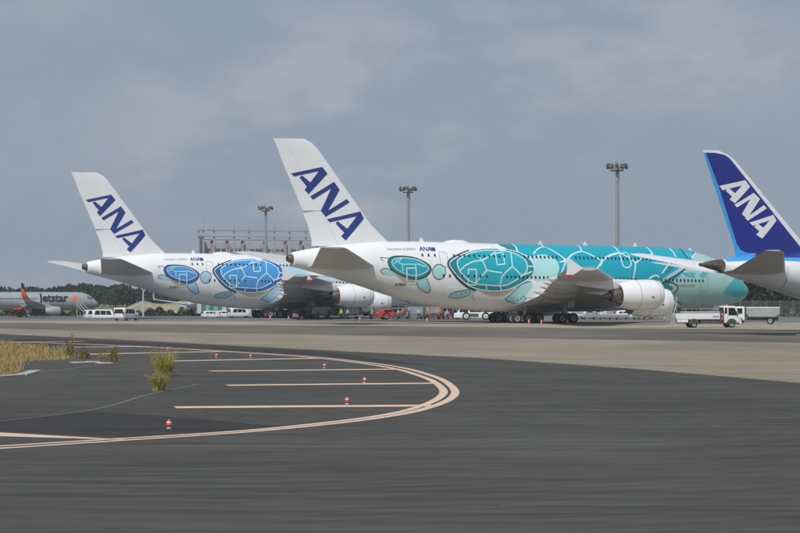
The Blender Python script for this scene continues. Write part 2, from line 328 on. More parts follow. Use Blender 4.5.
# ------------------------------------------------------------------ aircraft geometry
def pchip(xs, ys):
    n = len(xs); h = [xs[i+1]-xs[i] for i in range(n-1)]; d = [(ys[i+1]-ys[i])/h[i] for i in range(n-1)]; m = [0]*n
    m[0], m[-1] = d[0], d[-1]
    for i in range(1, n-1):
        if d[i-1]*d[i] > 0:
            w1 = 2*h[i]+h[i-1]; w2 = h[i]+2*h[i-1]; m[i] = (w1+w2)/(w1/d[i-1]+w2/d[i])
    def ev(x):
        if x <= xs[0]: return ys[0]
        if x >= xs[-1]: return ys[-1]
        i = max(j for j in range(n-1) if xs[j] <= x); t = (x-xs[i])/h[i]
        return (2*t**3-3*t*t+1)*ys[i]+(t**3-2*t*t+t)*h[i]*m[i]+(-2*t**3+3*t*t)*ys[i+1]+(t**3-t*t)*h[i]*m[i+1]
    return ev
class Frame:
    """an aircraft's own axes: x metres aft of the nose, y to starboard, z up; origin of the Empty at x = gx on the ground"""
    def __init__(s, st, gx): 
        X = [a[0] for a in st]; s.zb = pchip(X, [a[1] for a in st]); s.zt = pchip(X, [a[2] for a in st]); s.w = pchip(X, [a[3] for a in st]); s.gx = gx; s.L = X[-1]; s.X = X
        s.cache = {}
    def dims(s, x):
        k = round(x, 3)
        if k not in s.cache:
            a, b = s.zb(x), s.zt(x); s.cache[k] = ((a+b)/2, (b-a)/2, s.w(x))
        return s.cache[k]
    def loc(s, x, y, z): return (s.gx-x, -y, z)
    bulge = None
    def skin(s, x, phi, off=0.0): return s.surf(x, phi, off+(s.bulge(x, phi) if s.bulge else 0.0))
    def surf(s, x, phi, off=0.0):
        zc, hh, w = s.dims(x); return s.loc(x, (w+off)*math.cos(phi), zc+(hh+off)*math.sin(phi))
    def phi(s, x, z):
        zc, hh, w = s.dims(x); return math.asin(max(-1, min(1, (z-zc)/hh)))
    def place(s, nose_xy, th):
        s.n = Vector(nose_xy); s.h = Vector((math.cos(th), math.sin(th))); s.r = Vector((math.sin(th), -math.cos(th))); s.th = th
    def root(s, name, z=0.0):
        p = s.n-s.h*s.gx; return empty(name, (p.x, p.y, z), s.th)
    def inv(s, px, py, y=0.0):
        a = (px-400)/FP; b = s.n+s.r*y; h = s.h
        det = h.x-h.y*a; x = (b.x-a*b.y)/det; d = b.y-h.y*x
        return x, CH+(YH-py)/FP*d
    def pick(s, px, py):
        """photo reading -> (x, phi) on the starboard skin"""
        y = 3.0
        for _ in range(40):
            x, z = s.inv(px, py, y); p = s.phi(x, z); zc, hh, w = s.dims(x); y = 0.5*y+0.5*w*math.cos(p)
        return (x, p)
def fuselage(fr, name, m, parent, n=72, step=0.45):
    xs = []; x = 0.0
    while x < fr.L: xs.append(x); x += 0.06 if x < 0.5 else 0.2 if x < 4 else step
    xs.append(fr.L)
    v = [fr.surf(x, 2*math.pi*i/n) for x in xs for i in range(n)]
    f = [(j*n+i, (j+1)*n+i, (j+1)*n+(i+1) % n, j*n+(i+1) % n) for j in range(len(xs)-1) for i in range(n)]
    f += [tuple(range(n)), tuple(len(v)-1-i for i in range(n))]
    return link(name, mesh(name, v, f, m, True), parent)
RQ = 3.9
hp = math.pi/2
def skin_patch(fr, name, polys, m, parent, off, kind=None, label=None, sx=.8):
    """painted shape: outlines in (x, phi) laid on the skin"""
    bm = bmesh.new()
    for poly in polys:
        vs = [bm.verts.new((x, p*RQ, 0)) for x, p in poly]
        try: bm.faces.new(vs)
        except ValueError: pass
    return skin_bm(fr, name, bm, m, parent, off, kind, label, sx, min(.3, sx))
def skin_bm(fr, name, bm, m, parent, off, kind=None, label=None, sx=0.8, sq=0.30):
    bmesh.ops.triangulate(bm, faces=bm.faces[:])
    x0 = min(v.co.x for v in bm.verts); x1 = max(v.co.x for v in bm.verts); q0 = min(v.co.y for v in bm.verts); q1 = max(v.co.y for v in bm.verts)
    for ax, a, b, st in ((0, x0, x1, sx), (1, q0, q1, sq)):
        c = math.floor(a/st)*st+st
        while c < b:
            co = (c, 0, 0) if ax == 0 else (0, c, 0); no = (1, 0, 0) if ax == 0 else (0, 1, 0)
            bmesh.ops.bisect_plane(bm, geom=bm.verts[:]+bm.edges[:]+bm.faces[:], dist=1e-5, plane_co=co, plane_no=no); c += st
    for v in bm.verts: v.co = fr.skin(v.co.x, v.co.y/RQ, off)
    bmesh.ops.recalc_face_normals(bm, faces=bm.faces[:])
    me = bpy.data.meshes.new(name); bm.to_mesh(me); bm.free(); me.materials.append(m)
    # face outwards
    o = link(name, me, parent); 
    if kind: o['kind'] = kind
    if label: o['label'] = label
    return o
def stroke_bm(bm, pts, w):
    P = [Vector((x, p*RQ)) for x, p in pts]; Q = [P[0]]
    for a, b in zip(P, P[1:]):
        n = max(1, int((b-a).length/0.35))
        Q += [a+(b-a)*(k+1)/n for k in range(n)]
    vs = []
    for i, p in enumerate(Q):
        d = (Q[min(i+1, len(Q)-1)]-Q[max(i-1, 0)]); d = d.normalized() if d.length > 1e-6 else Vector((1, 0)); q = Vector((-d.y, d.x))*w/2
        vs.append((bm.verts.new((*(p+q), 0)), bm.verts.new((*(p-q), 0))))
    for a, b in zip(vs, vs[1:]): bm.faces.new((a[0], a[1], b[1], b[0]))
def strokes(fr, name, lines, w, m, parent, off, **k):
    bm = bmesh.new()
    for ln in lines: stroke_bm(bm, ln, w)
    for v in bm.verts: v.co = fr.skin(v.co.x, v.co.y/RQ, off)
    me = bpy.data.meshes.new(name); bm.to_mesh(me); bm.free(); me.materials.append(m); o = link(name, me, parent)
    for a, b in k.items(): o[a] = b
    return o
def curve(P, closed=False, n=5):
    """smooth a list of 2D points"""
    if closed: P = P+[P[0]]
    k = len(P); out = []
    for i in range(k-1):
        if closed: p0, p1, p2, p3 = P[(i-1) % (k-1)], P[i], P[i+1], P[(i+2) % (k-1)] if i+2 >= k else P[i+2]
        else: p0, p1, p2, p3 = P[max(i-1, 0)], P[i], P[i+1], P[min(i+2, k-1)]
        for q in range(n):
            t = q/n; out.append(tuple(0.5*(2*b+(c-a)*t+(2*a-5*b+4*c-d)*t*t+(3*b-a-3*c+d)*t**3) for a, b, c, d in zip(p0, p1, p2, p3)))
    if not closed: out.append(tuple(P[-1]))
    return out
def text_bm(s, size, bold=0.0, shear=0.0):
    cu = bpy.data.curves.new('lettering', 'FONT'); cu.body = s; cu.size = size; cu.offset = bold; cu.shear = shear; cu.resolution_u = 3
    o = bpy.data.objects.new('lettering', cu); COL.objects.link(o); bpy.context.view_layer.update()
    me = o.evaluated_get(bpy.context.evaluated_depsgraph_get()).to_mesh(); bm = bmesh.new(); bm.from_mesh(me)
    bpy.data.objects.remove(o); bpy.data.curves.remove(cu); return bm
def skin_text(fr, name, s, size, x, z, m, parent, off=0.03, bold=0.0, shear=0.0):
    """lettering read left to right on the starboard side: starts at station x, runs forward"""
    bm = text_bm(s, size, bold, shear); p0 = fr.phi(x, z); zc, hh, w = fr.dims(x)
    for v in bm.verts: v.co = (x-v.co.x, (fr.phi(x-v.co.x, z+v.co.y))*RQ, 0)
    return skin_bm(fr, name, bm, m, parent, off, sx=1.5, sq=0.5)

def naca(c, t): return 5*t*(0.2969*math.sqrt(max(c, 0))-0.126*c-0.3516*c*c+0.2843*c**3-0.1036*c**4)
def lift_surface(fr, name, secs, m, parent, side=1, vertical=False, c0=0.0, c1=1.0, nc=14, gap=0.0, sub=5, defl=0.0, s0=None, s1=None):
    """loft. secs: (span, xLE, height, chord, thickness, twist deg). side +1 starboard; vertical: span is z"""
    S = []
    cols = list(zip(*secs)); ev = [cols[0]]+[cols[k] for k in range(1, 6)]
    def at(sp):
        for a, b in zip(secs, secs[1:]):
            if a[0] <= sp <= b[0] or b is secs[-1]:
                t = (sp-a[0])/(b[0]-a[0]); return [p+(q-p)*t for p, q in zip(a, b)]
    lo = secs[0][0] if s0 is None else s0; hi = secs[-1][0] if s1 is None else s1
    sp = sorted(set([lo, hi]+[q[0] for q in secs if lo < q[0] < hi]+[lo+(hi-lo)*k/(sub*2) for k in range(sub*2+1)]))
    v = []; cc = [c0+(c1-c0)*0.5*(1-math.cos(math.pi*k/nc)) for k in range(nc+1)]
    ring = [(c, 1) for c in cc]+[(c, -1) for c in cc[::-1]]
    for q in sp:
        s_, xl, hz, ch, th, tw = at(q)
        for c, sg in ring:
            t = naca(c, th)*ch*sg; dx = c*ch; dz = t - (c-0.3)*ch*math.sin(R(tw))
            if defl and c > c0: dz -= (c-c0)*ch*math.sin(R(defl))
            if vertical: v.append(fr.loc(xl+dx, dz, s_))
            else: v.append(fr.loc(xl+dx, side*s_, hz+dz))
    n = len(ring); f = [(j*n+i, j*n+(i+1) % n, (j+1)*n+(i+1) % n, (j+1)*n+i) for j in range(len(sp)-1) for i in range(n)]
    f += [tuple(range(n-1, -1, -1)), tuple((len(sp)-1)*n+i for i in range(n))]
    me = mesh(name, v, f, m); bm = bmesh.new(); bm.from_mesh(me); bmesh.ops.remove_doubles(bm, verts=bm.verts[:], dist=1e-4); bmesh.ops.recalc_face_normals(bm, faces=bm.faces[:]); bm.to_mesh(me); bm.free()
    me.polygons.foreach_set('use_smooth', [True]*len(me.polygons)); me.set_sharp_from_angle(angle=R(35))
    return link(name, me, parent)
def sec_at(secs, sp):
    for a, b in zip(secs, secs[1:]):
        if sp <= b[0] or b is secs[-1]:
            t = (sp-a[0])/(b[0]-a[0]); return [p+(q-p)*t for p, q in zip(a, b)]
def fin_patch(fr, name, polys, secs, m, parent, off=0.02, from_px=True):
    """painted shape on the starboard face of the fin"""
    bm = bmesh.new()
    for poly in polys:
        if from_px: poly = [fr.inv(px, py, 0.25) for px, py in poly]
        try: bm.faces.new([bm.verts.new((x, z, 0)) for x, z in poly])
        except ValueError: pass
    bmesh.ops.triangulate(bm, faces=bm.faces[:])
    for ax in (0, 1):
        a = min(v.co[ax] for v in bm.verts); b = max(v.co[ax] for v in bm.verts); c = math.floor(a)+0.5
        while c < b:
            co = [0, 0, 0]; co[ax] = c; no = [0, 0, 0]; no[ax] = 1
            bmesh.ops.bisect_plane(bm, geom=bm.verts[:]+bm.edges[:]+bm.faces[:], dist=1e-5, plane_co=co, plane_no=no); c += 0.5
    for v in bm.verts:
        x, z = v.co.x, v.co.y; s_, xl, hz, ch, th, tw = sec_at(secs, z); c = max(0.004, min(1, (x-xl)/ch)); x = xl+c*ch if c >= 1 else x
        v.co = fr.loc(x, naca(c, th)*ch+off, z)
    me = bpy.data.meshes.new(name); bm.to_mesh(me); bm.free(); me.materials.append(m); return link(name, me, parent)
# shared wheels
WHEELS = {}
def wheel_mesh(r, w):
    k = (round(r, 2), round(w, 2))
    if k not in WHEELS:
        b = MB(); h = w/2
        b.lathe([(-h*.55, r*.58), (-h, r*.66), (-h, r*.86), (-h*.6, r*.98), (0, r), (h*.6, r*.98), (h, r*.86), (h, r*.66), (h*.55, r*.58)], 24, 0, 'y')
        b.lathe([(-h*.62, r*.22), (-h*.62, r*.5), (-h*.75, r*.6), (h*.75, r*.6), (h*.62, r*.5), (h*.62, r*.22)], 20, 1, 'y')
        b.lathe([(-h*.95, r*.10), (-h*.9, r*.17), (h*.9, r*.17), (h*.95, r*.10)], 10, 2, 'y')
        WHEELS[k] = b.mesh('wheel', [black, rim_m, grey_dark], True)
    return WHEELS[k]
def gear(fr, root, name, x, y, nax, spacing, track, r, w, ztop, door=None):
    b = MB(); X, Y, _ = fr.loc(x, y, 0)
    b.tube((0, 0, r), (0, 0, ztop), 0.28*r/.7, 0.32*r/.7, 12)
    b.tube((0, 0, r*1.7), (-1.1*r/.7, 0, ztop), 0.10, 0.12, 8)
    b.tube((0, 0, r*1.9), (0, (0.9 if y > 0 else -0.9), ztop), 0.08, 0.09, 8)
    ax = [(k-(nax-1)/2)*spacing for k in range(nax)]
    if nax > 1: b.tube((ax[0]-.15, 0, r), (ax[-1]+.15, 0, r), 0.17*r/.7, None, 10)
    for a in ax: b.tube((a, -track/2, r), (a, track/2, r), 0.10*r/.7, None, 8)
    o = b.obj(name, grey_wing if name == 'nose_gear' else steel, root, (X, Y, 0), smooth=True)
    for a in ax:
        for s in (-1, 1): link('wheel', wheel_mesh(r, w), o, (a, s*track/2, r))
    if door:
        d = MB(); d.box(-door[0]/2, door[0]/2, -0.04, 0.04, 0, door[1]); q = d.obj('gear_door', door[2], o, (0.3, (-1 if y >= 0 else 1)*track*0.75, ztop-door[1]-.05), (R(8 if y >= 0 else -8), 0, 0), bevel=0.02)
    return o
ENG = {}
cowl_line = mat('cowl_joint', (0.42, 0.43, 0.44), .5)
def engine(fr, root, y, xf, zc, Rn, Ln, wing_z, wing_xle, cowl, key, core=hot_metal, badge=True, blades=24):
    """high-bypass turbofan: nacelle with lip, fan, core cowl and plug, pylon up to the wing"""
    k = key
    q = Rn/1.95; l = Ln/5.9
    if k not in ENG:
        out = [(0.02, 1.46), (0, 1.52), (0.06, 1.62), (0.3, 1.76), (0.8, 1.88), (1.8, 1.95), (3.1, 1.93), (4.4, 1.78), (5.9, 1.48)]
        inn = [(5.88, 1.44), (4.4, 1.40), (4.3, 1.1), (1.25, 1.1), (1.2, 1.46), (0.5, 1.42), (0.1, 1.43), (0.02, 1.46)]
        b = MB(); n = 48; pr = [(-a*l, r*q) for a, r in out+inn[:-1]]; kk = len(pr)
        v = [(a, r*math.cos(2*math.pi*i/n), r*math.sin(2*math.pi*i/n)) for a, r in pr for i in range(n)]
        f = [(j*n+i, j*n+(i+1) % n, ((j+1) % kk)*n+(i+1) % n, ((j+1) % kk)*n+i) for j in range(kk) for i in range(n)]
        b.add(v, f); cm = b.mesh('engine', [cowl], True)
        s = MB(); s.lathe([(-0.78*l, 1.885*q), (-0.78*l, 1.898*q), (-0.83*l, 1.903*q), (-0.83*l, 1.89*q)], 48); s.lathe([(-3.5*l, 1.92*q), (-3.5*l, 1.928*q), (-3.56*l, 1.92*q), (-3.56*l, 1.90*q)], 48)
        sm = s.mesh('cowl_seam', [cowl_line], True)
        fb = MB()
        for i in range(blades):
            t = 2*math.pi*i/blades; c, sn = math.cos(t), math.sin(t); c2, s2 = math.cos(t+.2), math.sin(t+.2)
            fb.add([(-1.0*l, .45*q*c, .45*q*sn), (-1.0*l, 1.40*q*c, 1.40*q*sn), (-1.18*l, 1.40*q*c2, 1.40*q*s2), (-1.15*l, .45*q*c2, .45*q*s2)], [(0, 1, 2, 3)])
        fm = fb.mesh('fan', [grey_dark])
        sp = MB(); sp.lathe([(-0.45*l, .02*q), (-.6*l, .2*q), (-1.0*l, .46*q), (-1.2*l, .46*q)], 24); spm = sp.mesh('spinner', [grey_dark], True)
        co = MB(); co.lathe([(-4.25*l, 1.05*q), (-5.0*l, 1.08*q), (-5.9*l, 1.0*q), (-7.0*l, .70*q), (-7.02*l, .66*q), (-6.6*l, .62*q), (-6.5*l, .40*q)], 40); com = co.mesh('core_cowl', [core], True)
        pg = MB(); pg.lathe([(-6.4*l, .46*q), (-7.2*l, .42*q), (-7.9*l, .24*q), (-8.3*l, .05*q)], 28); pgm = pg.mesh('exhaust_plug', [core], True)
        ENG[k] = (cm, sm, fm, spm, com, pgm)
    X, Y, _ = fr.loc(xf, y, 0)
    e = link('engine', ENG[k][0], root, (X, Y, zc), (0, R(-1.5), 0))
    for nm, me in zip(('cowl_seam', 'fan', 'spinner', 'core_cowl', 'exhaust_plug'), ENG[k][1:]): link(nm, me, e)
    p = MB(); zt = wing_z-zc; dx = wing_xle-xf
    prof = [(-1.0*l, 1.85*q), (-dx*0.55, 1.9*q+(zt-1.9*q)*.55), (-dx-.4, zt+.12), (-dx-5.2*l, zt-.05), (-dx-5.4*l, zt-.5), (-7.2*l, .75*q), (-5.5*l, 1.0*q), (-3*l, 1.7*q)]
    p.prism(prof, -0.24*q, 0.24*q); p.obj('pylon', [cowl], e, bevel=0.05, smooth=True)
    if badge:
        for sgn in (-1, 1):
            bd = MB(); bd.box(-2.1*l, -1.78*l, 0, .02, -.38*q, .12*q); bd.obj('cowl_badge', [navy], e, (0, sgn*1.935*q, 0), (0, 0, 0) if sgn > 0 else (0, 0, 0))
    return e
def window_rows(fr, parent, rows, w, h, m=glass, off=0.058):
    bm = bmesh.new()
    for x0, x1, step, zf in rows:
        x = x0
        while x <= x1:
            z = zf(x)
            for sgn in (1, -1):
                p0, p1 = fr.phi(x, z-h/2), fr.phi(x, z+h/2); k = h*.22; pa, pb = fr.phi(x, z-h/2+k), fr.phi(x, z+h/2-k)
                pts = [(x-w/2+w*.22, p0), (x+w/2-w*.22, p0), (x+w/2, pa), (x+w/2, pb), (x+w/2-w*.22, p1), (x-w/2+w*.22, p1), (x-w/2, pb), (x-w/2, pa)]
                vs = []
                for a, b in pts:
                    q = fr.surf(a, b, off); vs.append(bm.verts.new((q[0], q[1]*sgn, q[2])))
                bm.faces.new(vs if sgn > 0 else vs[::-1])
            x += step
    me = bpy.data.meshes.new('cabin_windows'); bm.to_mesh(me); bm.free(); me.materials.append(m); return tag(link('cabin_windows', me, parent), kind='stuff')
def door(fr, parent, x, z0, z1, w, m, lw=0.07, off=0.02, name='cabin_door'):
    """door outline and its small window"""
    a, b = fr.phi(x, z0), fr.phi(x, z1); k = 0.1
    ln = [(x-w/2, a+k*.5), (x-w/2+.15, a), (x+w/2-.15, a), (x+w/2, a+k*.5), (x+w/2, b-k*.5), (x+w/2-.15, b), (x-w/2+.15, b), (x-w/2, b-k*.5), (x-w/2, a+k*.5)]
    o = strokes(fr, name, [ln], lw, m, parent, off)
    return o
def fairing_canoe(fr, wing, x, y, z, L_, r, m):
    b = MB(); b.lathe([(0, .02), (-.3, r*.5), (-L_*.3, r), (-L_*.55, r), (-L_*.85, r*.55), (-L_, .03)], 14)
    X, Y, Z = fr.loc(x, y, z); o = b.obj('flap_track_fairing', m, wing, (X, Y, Z), (0, R(4), 0), smooth=True); o.scale = (1, .75, 1.15); return o

# ------------------------------------------------------------------ the two double-deck airliners
ST380 = [(0, 4.30, 4.62, .12), (.1, 4.0, 4.92, .5), (.42, 3.58, 5.22, 1.0), (1.3, 2.97, 6.0, 1.75), (2.4, 2.63, 6.95, 2.3), (3.5, 2.41, 7.75, 2.65), (5, 2.2, 8.62, 2.95), (6, 2.12, 9.08, 3.1), (8, 2.06, 9.68, 3.3), (10, 2.03, 10.18, 3.42), (12.2, 2.0, 10.42, 3.5), (15, 2.0, 10.52, 3.55), (21, 1.98, 10.61, 3.57), (30, 1.95, 10.67, 3.57), (42, 1.9, 10.79, 3.57), (47, 2.05, 10.87, 3.5), (50, 2.38, 10.91, 3.38), (53.5, 3.02, 10.93, 3.15), (56.8, 3.85, 10.88, 2.85), (60, 4.85, 10.7, 2.5), (62.5, 5.55, 10.45, 2.2), (65, 6.25, 10.15, 1.8), (68, 6.98, 9.75, 1.25), (70.0, 7.45, 9.35, .85)]
WING380 = [(0, 17.2, 3.1, 21.4, .13, 4.0), (3.5, 20.2, 3.45, 18.2, .13, 4.0), (9, 24.5, 4.15, 14.1, .12, 3.0), (14.5, 28.8, 4.8, 11.6, .115, 2.2), (25.7, 37.0, 5.85, 8.3, .105, 1.0), (36, 44.6, 6.6, 5.3, .10, 0), (39.5, 47.2, 6.85, 4.0, .10, 0)]
FIN380 = [(8.8, 54.0, 0, 13.3, .09, 0), (10.9, 56.4, 0, 10.75, .09, 0), (13.0, 58.7, 0, 9.05, .09, 0), (21.0, 64.95, 0, 6.4, .095, 0), (22.9, 66.45, 0, 5.65, .095, 0), (23.6, 67.25, 0, 5.2, .09, 0), (24.1, 68.3, 0, 4.4, .08, 0)]
HTP380 = [(0, 57.6, 7.2, 10.6, .10, 0), (2.2, 59.3, 7.55, 8.9, .10, 0), (14.4, 68.5, 9.5, 3.7, .09, 0), (15.2, 69.4, 9.65, 3.05, .07, 0)]
LET_A1 = ([(220, 355), (468, 303), (440, 338), (240, 381)], [(468, 303), (512, 358), (360, 526), (328, 490), (440, 338)], [(308, 373), (383, 438), (352, 472), (285, 388)])
def off(L_, o, s): return [[(o[0]+x/s, o[1]+y/s) for x, y in p] for p in L_]
ANA380 = [off(LET_A1, (265, 130), 8.2),
          [[(310.3, 196.4), (333.9, 181.8), (336.2, 185.2), (313.2, 199.6)], [(333.9, 181.8), (339.6, 189.6), (328.4, 209.8), (326.2, 217.4), (321.0, 210.6), (333.0, 187.2)], [(325.6, 216.9), (349.6, 202.4), (346.6, 199.0), (327.2, 211.0)]],
          [[(327.0, 219.2), (360.6, 211.4), (356.4, 216.3), (329.6, 222.3)], [(360.6, 211.4), (363.9, 218.6), (345.4, 240.4), (341.0, 236.4), (356.4, 216.3)], [(337.4, 221.0), (347.4, 229.2), (344.8, 233.6), (335.6, 223.6)]]]
def S(o, pts, s=7.61): return [(o[0]+x/s, o[1]+y/s) for x, y in pts]
OB, OS, OH, OF, ON = (440, 236), (370, 236), (520, 236), (600, 236), (660, 240)
def build_380(fr, label, pal, zone_nose, reg):
    rim, shell, pale, dark, zone, nosec, spot = pal
    root = fr.root('airliner'); tag(root, label, 'airliner')
    fu = fuselage(fr, 'fuselage', white, root)
    # belly fairing: a swelling of the lower fuselage round the wing root
    pr = [(15.5, 0), (18.5, .14), (22, .32), (28, .40), (36, .40), (42, .3), (46, .1), (49.5, 0)]; ev = pchip([p[0] for p in pr], [p[1] for p in pr]); v = []; n = 60; SPAN = 1.2
    def bul(x, t):
        e = abs(t+hp)/SPAN if t < hp else 9
        return 0.0 if (e >= 1 or not 15.5 < x < 49.5) else ev(x)*(1-e*e)**2*(1.6-.6*(1-e)**2)
    fr.bulge = bul; b = MB()
    for k in range(69):
        x = 15.5+k*34/68
        for i in range(n+1):
            t = -hp+(i/n-.5)*2*SPAN*1.02; v.append(fr.surf(x, t, bul(x, t)+(.008 if 0 < i < n and 0 < k < 68 else -.05)))
    b.add(v, [(j*(n+1)+i, j*(n+1)+i+1, (j+1)*(n+1)+i+1, (j+1)*(n+1)+i) for j in range(68) for i in range(n)])
    b.obj('belly_fairing', white, root, smooth=True)
    c = MB(); c.lathe([(0, .62), (-.7, .55), (-1.15, .42), (-1.16, .34), (-.8, .3)], 24); c.obj('exhaust_nozzle', hot_metal, root, fr.loc(69.6, 0, 8.42), (0, R(8), 0), smooth=True)
    hump = MB(); hump.lathe([(0, .03), (-.4, .25), (-1.2, .42), (-2.6, .45), (-3.6, .3), (-4.1, .03)], 20); h_ = hump.obj('antenna_fairing', white, root, fr.loc(44.2, 0, 10.75), smooth=True); h_.scale = (1, 1.6, 1)
    for ax in (9, 18, 26, 33, 51):
        a = MB(); a.prism([(0, 0), (-.35, .55), (-.6, .55), (-.75, 0)], -.03, .03); a.obj('blade_antenna', white, root, fr.loc(ax, 0, fr.zt(ax)-.04))
    # wings
    for s in (1, -1):
        w = lift_surface(fr, 'wing', WING380, grey_wing, root, s, nc=12)
        tip = sec_at(WING380, 39.5); f = MB()
        f.prism([(-1.9, .05), (-3.75, 1.2), (-4.2, 1.2), (-4.05, .0), (-4.25, -1.1), (-3.75, -1.0)], -.05, .05)
        X, Y, Z = fr.loc(47.2, s*39.52, 6.85); f.obj('wingtip_fence', bright_white, w, (X, Y, Z), bevel=.02)
        g = MB(); g.prism([(-3.2, -.72), (-4.18, -.72), (-4.26, -1.11), (-3.74, -1.01)], -.06, .06); g.obj('fence_stripe', darkred, w, (X, Y, Z))
        for a0, a1 in ((4.2, 13.5), (14.2, 21.5), (22.2, 29)):
            lift_surface(fr, 'flap', [(q[0], q[1]+q[3]*.74, q[2]-.10-q[3]*.44*math.sin(R(q[5])), q[3]*.30, .11, q[5]+7) for q in WING380], grey_wing, w, s, s0=a0, s1=a1, nc=8, sub=2)
        for y_, L_ in ((7.0, 6.6), (12.0, 6.2), (18.2, 5.4), (23.0, 4.8), (28.0, 4.2)):
            q = sec_at(WING380, y_); fairing_canoe(fr, w, q[1]+q[3]*.60, s*y_, q[2]-.55-q[3]*.3*math.sin(R(q[5])), L_*1.05, .52, grey_wing)
        for y_, xf, zc in ((14.9, 22.2, 2.85), (25.7, 30.3, 3.85)):
            q = sec_at(WING380, y_); engine(fr, root, s*y_, xf, zc, 1.95, 6.0, q[2], q[1], white, 'big')
        st = lift_surface(fr, 'stabilizer', HTP380, grey_wing, root, s, nc=10)
    # fin and rudders
    fin = lift_surface(fr, 'tail_fin', FIN380, white, root, vertical=True, c1=.70)
    lift_surface(fr, 'rudder', FIN380, white, fin, vertical=True, c0=.702, s0=14.82)
    lift_surface(fr, 'rudder', FIN380, white, fin, vertical=True, c0=.702, s0=10.2, s1=14.72, defl=5)
    for polys in ANA380_L: fin_patch(fr, 'letter', polys, FIN380, navy, fin, .025, False)
    # gear
    for s in (1, -1):
        gear(fr, root, 'body_gear', 37.2, s*2.65, 3, 1.70, 1.55, .70, .52, 2.6, None)
        gear(fr, root, 'wing_gear', 33.0, s*6.2, 2, 1.72, 1.35, .70, .52, 3.2, (1.0, 1.1, grey_wing))
    gear(fr, root, 'nose_gear', 5.3, 0, 1, 0, 1.0, .64, .45, 2.5, (2.2, .9, white))
    # paint: forward zone, turtles' shells as plain sea-animal shapes, wave lines
    P = LIV
    full = lambda poly: poly
    skin_patch(fr, 'painted_zone', [P['zone']], zone, fu, .010)
    skin_patch(fr, 'painted_nose', [P['nose']], nosec, fu, .016, sx=.25)
    skin_patch(fr, 'painted_nose_tip', [P['nosetip']], spot, fu, .030, sx=.25)
    skin_patch(fr, 'painted_band', [P['band']], nosec, fu, .020)
    for q in P['blocks']: skin_patch(fr, 'painted_patch', [q], rim, fu, .018)
    for q in P['patches']: skin_patch(fr, 'painted_patch', [q], spot, fu, .018)
    for ln in P['dark_lines']: strokes(fr, 'painted_wave_line', [ln], .17, dark, fu, .042)
    for q in P['pale']: skin_patch(fr, 'painted_flipper', [q], pale, fu, .018)
    for q in P['tan']: skin_patch(fr, 'painted_underside', [q], tan_m, fu, .014)
    for a, b_ in zip(P['shells'], P['inner']):
        skin_patch(fr, 'painted_shell', [a], rim, fu, .022); skin_patch(fr, 'painted_shell', [b_], shell, fu, .032)
    strokes(fr, 'shell_edge', [P['dark_edge'][0]], .55, dark, fu, .025); strokes(fr, 'shell_edge', [P['dark_edge'][1]], .17, dark, fu, .034)
    for ln in P['thin']: strokes(fr, 'shell_outline', [ln], .09, dark, fu, .034)
    for ln in P['scutes']: strokes(fr, 'scute_line', [ln], .15 if ln[0][0] < 49 else .11, line_m, fu, .046)
    for ln in P['waves']: strokes(fr, 'painted_wave_line', [ln], .21, line_m, fu, .046)
    for q in P['spots']: skin_patch(fr, 'painted_spot', [q], rim, fu, .034)
    for ln in P['doors_white']: strokes(fr, 'cabin_door', [ln], .16, line_m, fu, .052)
    for x, z0, z1 in ((49.6, 7.55, 9.5), (30.8, 4.6, 6.7), (9.2, 4.3, 6.4)): door(fr, fu, x, z0, z1, 1.1, seam_m, .05, .03)
    mz = lambda x: 5.69+.0133*x; uz = lambda x: 8.62+.0083*x
    window_rows(fr, fu, [(9.5, 16.5, .62, mz), (20.5, 30, .62, mz), (33, 41, .62, mz), (43.5, 50.6, .9, mz), (14, 30, .62, uz), (32.5, 37.5, .62, uz), (40.5, 48.5, .75, uz), (50.8, 53, .9, uz)], .26, .38)
    # cockpit glazing
    ck = bmesh.new()
    for k in range(3):
        for sg in (1, -1):
            xa = 1.75+k*.62; vs = []
            for x, z in ((xa, 6.05+k*.10), (xa+.55, 6.12+k*.10), (xa+.72, 6.72+k*.05), (xa+.28, 6.62+k*.06)):
                p_ = min(fr.phi(x, z), 1.5); q = fr.surf(x, p_, .03); vs.append(ck.verts.new((q[0], q[1]*sg, q[2])))
            ck.faces.new(vs if sg > 0 else vs[::-1])
    me = bpy.data.meshes.new('cockpit_windows'); ck.to_mesh(me); ck.free(); me.materials.append(glass); link('cockpit_windows', me, fu)
    skin_text(fr, 'registration', reg, .48, 56.4, 5.05, charcoal, fu, off=.05, bold=.012)
    skin_text(fr, 'slogan', 'Inspiration of JAPAN', .48, 57.4, 9.68, seam_m, fu)
    skin_text(fr, 'airline_title', 'ANA', .82, 52.8, 9.62, navy, fu, bold=.02, shear=.2)
    strokes(fr, 'title_mark', [[(50.75, fr.phi(50.75, 9.62)), (50.75, fr.phi(50.75, 10.1))]], .6, navy, fu, .03)
    skin_text(fr, 'type_title', 'AIRBUS A380', .55, 13.9, 4.95, seam_m, fu)
    strokes(fr, 'panel_seam', [[(44.8, -.85), (45.3, -.6), (45.4, -.35)], [(17.5, -.9), (15.2, -.5), (12.6, -.95)]], .09, seam_m, fu, .02)
    for k, ln in enumerate([[(x_, fr.phi(x_, z_)) for x_, z_ in ((61, 7.2), (64, 7.6), (67, 8.0))]]): strokes(fr, 'panel_seam', [ln], .05, seam_m, fu, .02)
    return root
tan_m = mat('sand_livery_paint', (0.50, 0.42, 0.33), 0.4, var=.04)
line_m = mat('pale_livery_line', (0.62, 0.80, 0.82), 0.35, var=.03)
def pal_(n, rim, shell, pale, dark, zone, nose, spot):
    return [mat(n+'_'+k, c, .32, var=.05, scale=.5, coat=.15) for k, c in (('rim', rim), ('shell', shell), ('pale', pale), ('dark', dark), ('zone', zone), ('nose', nose), ('spot', spot))]
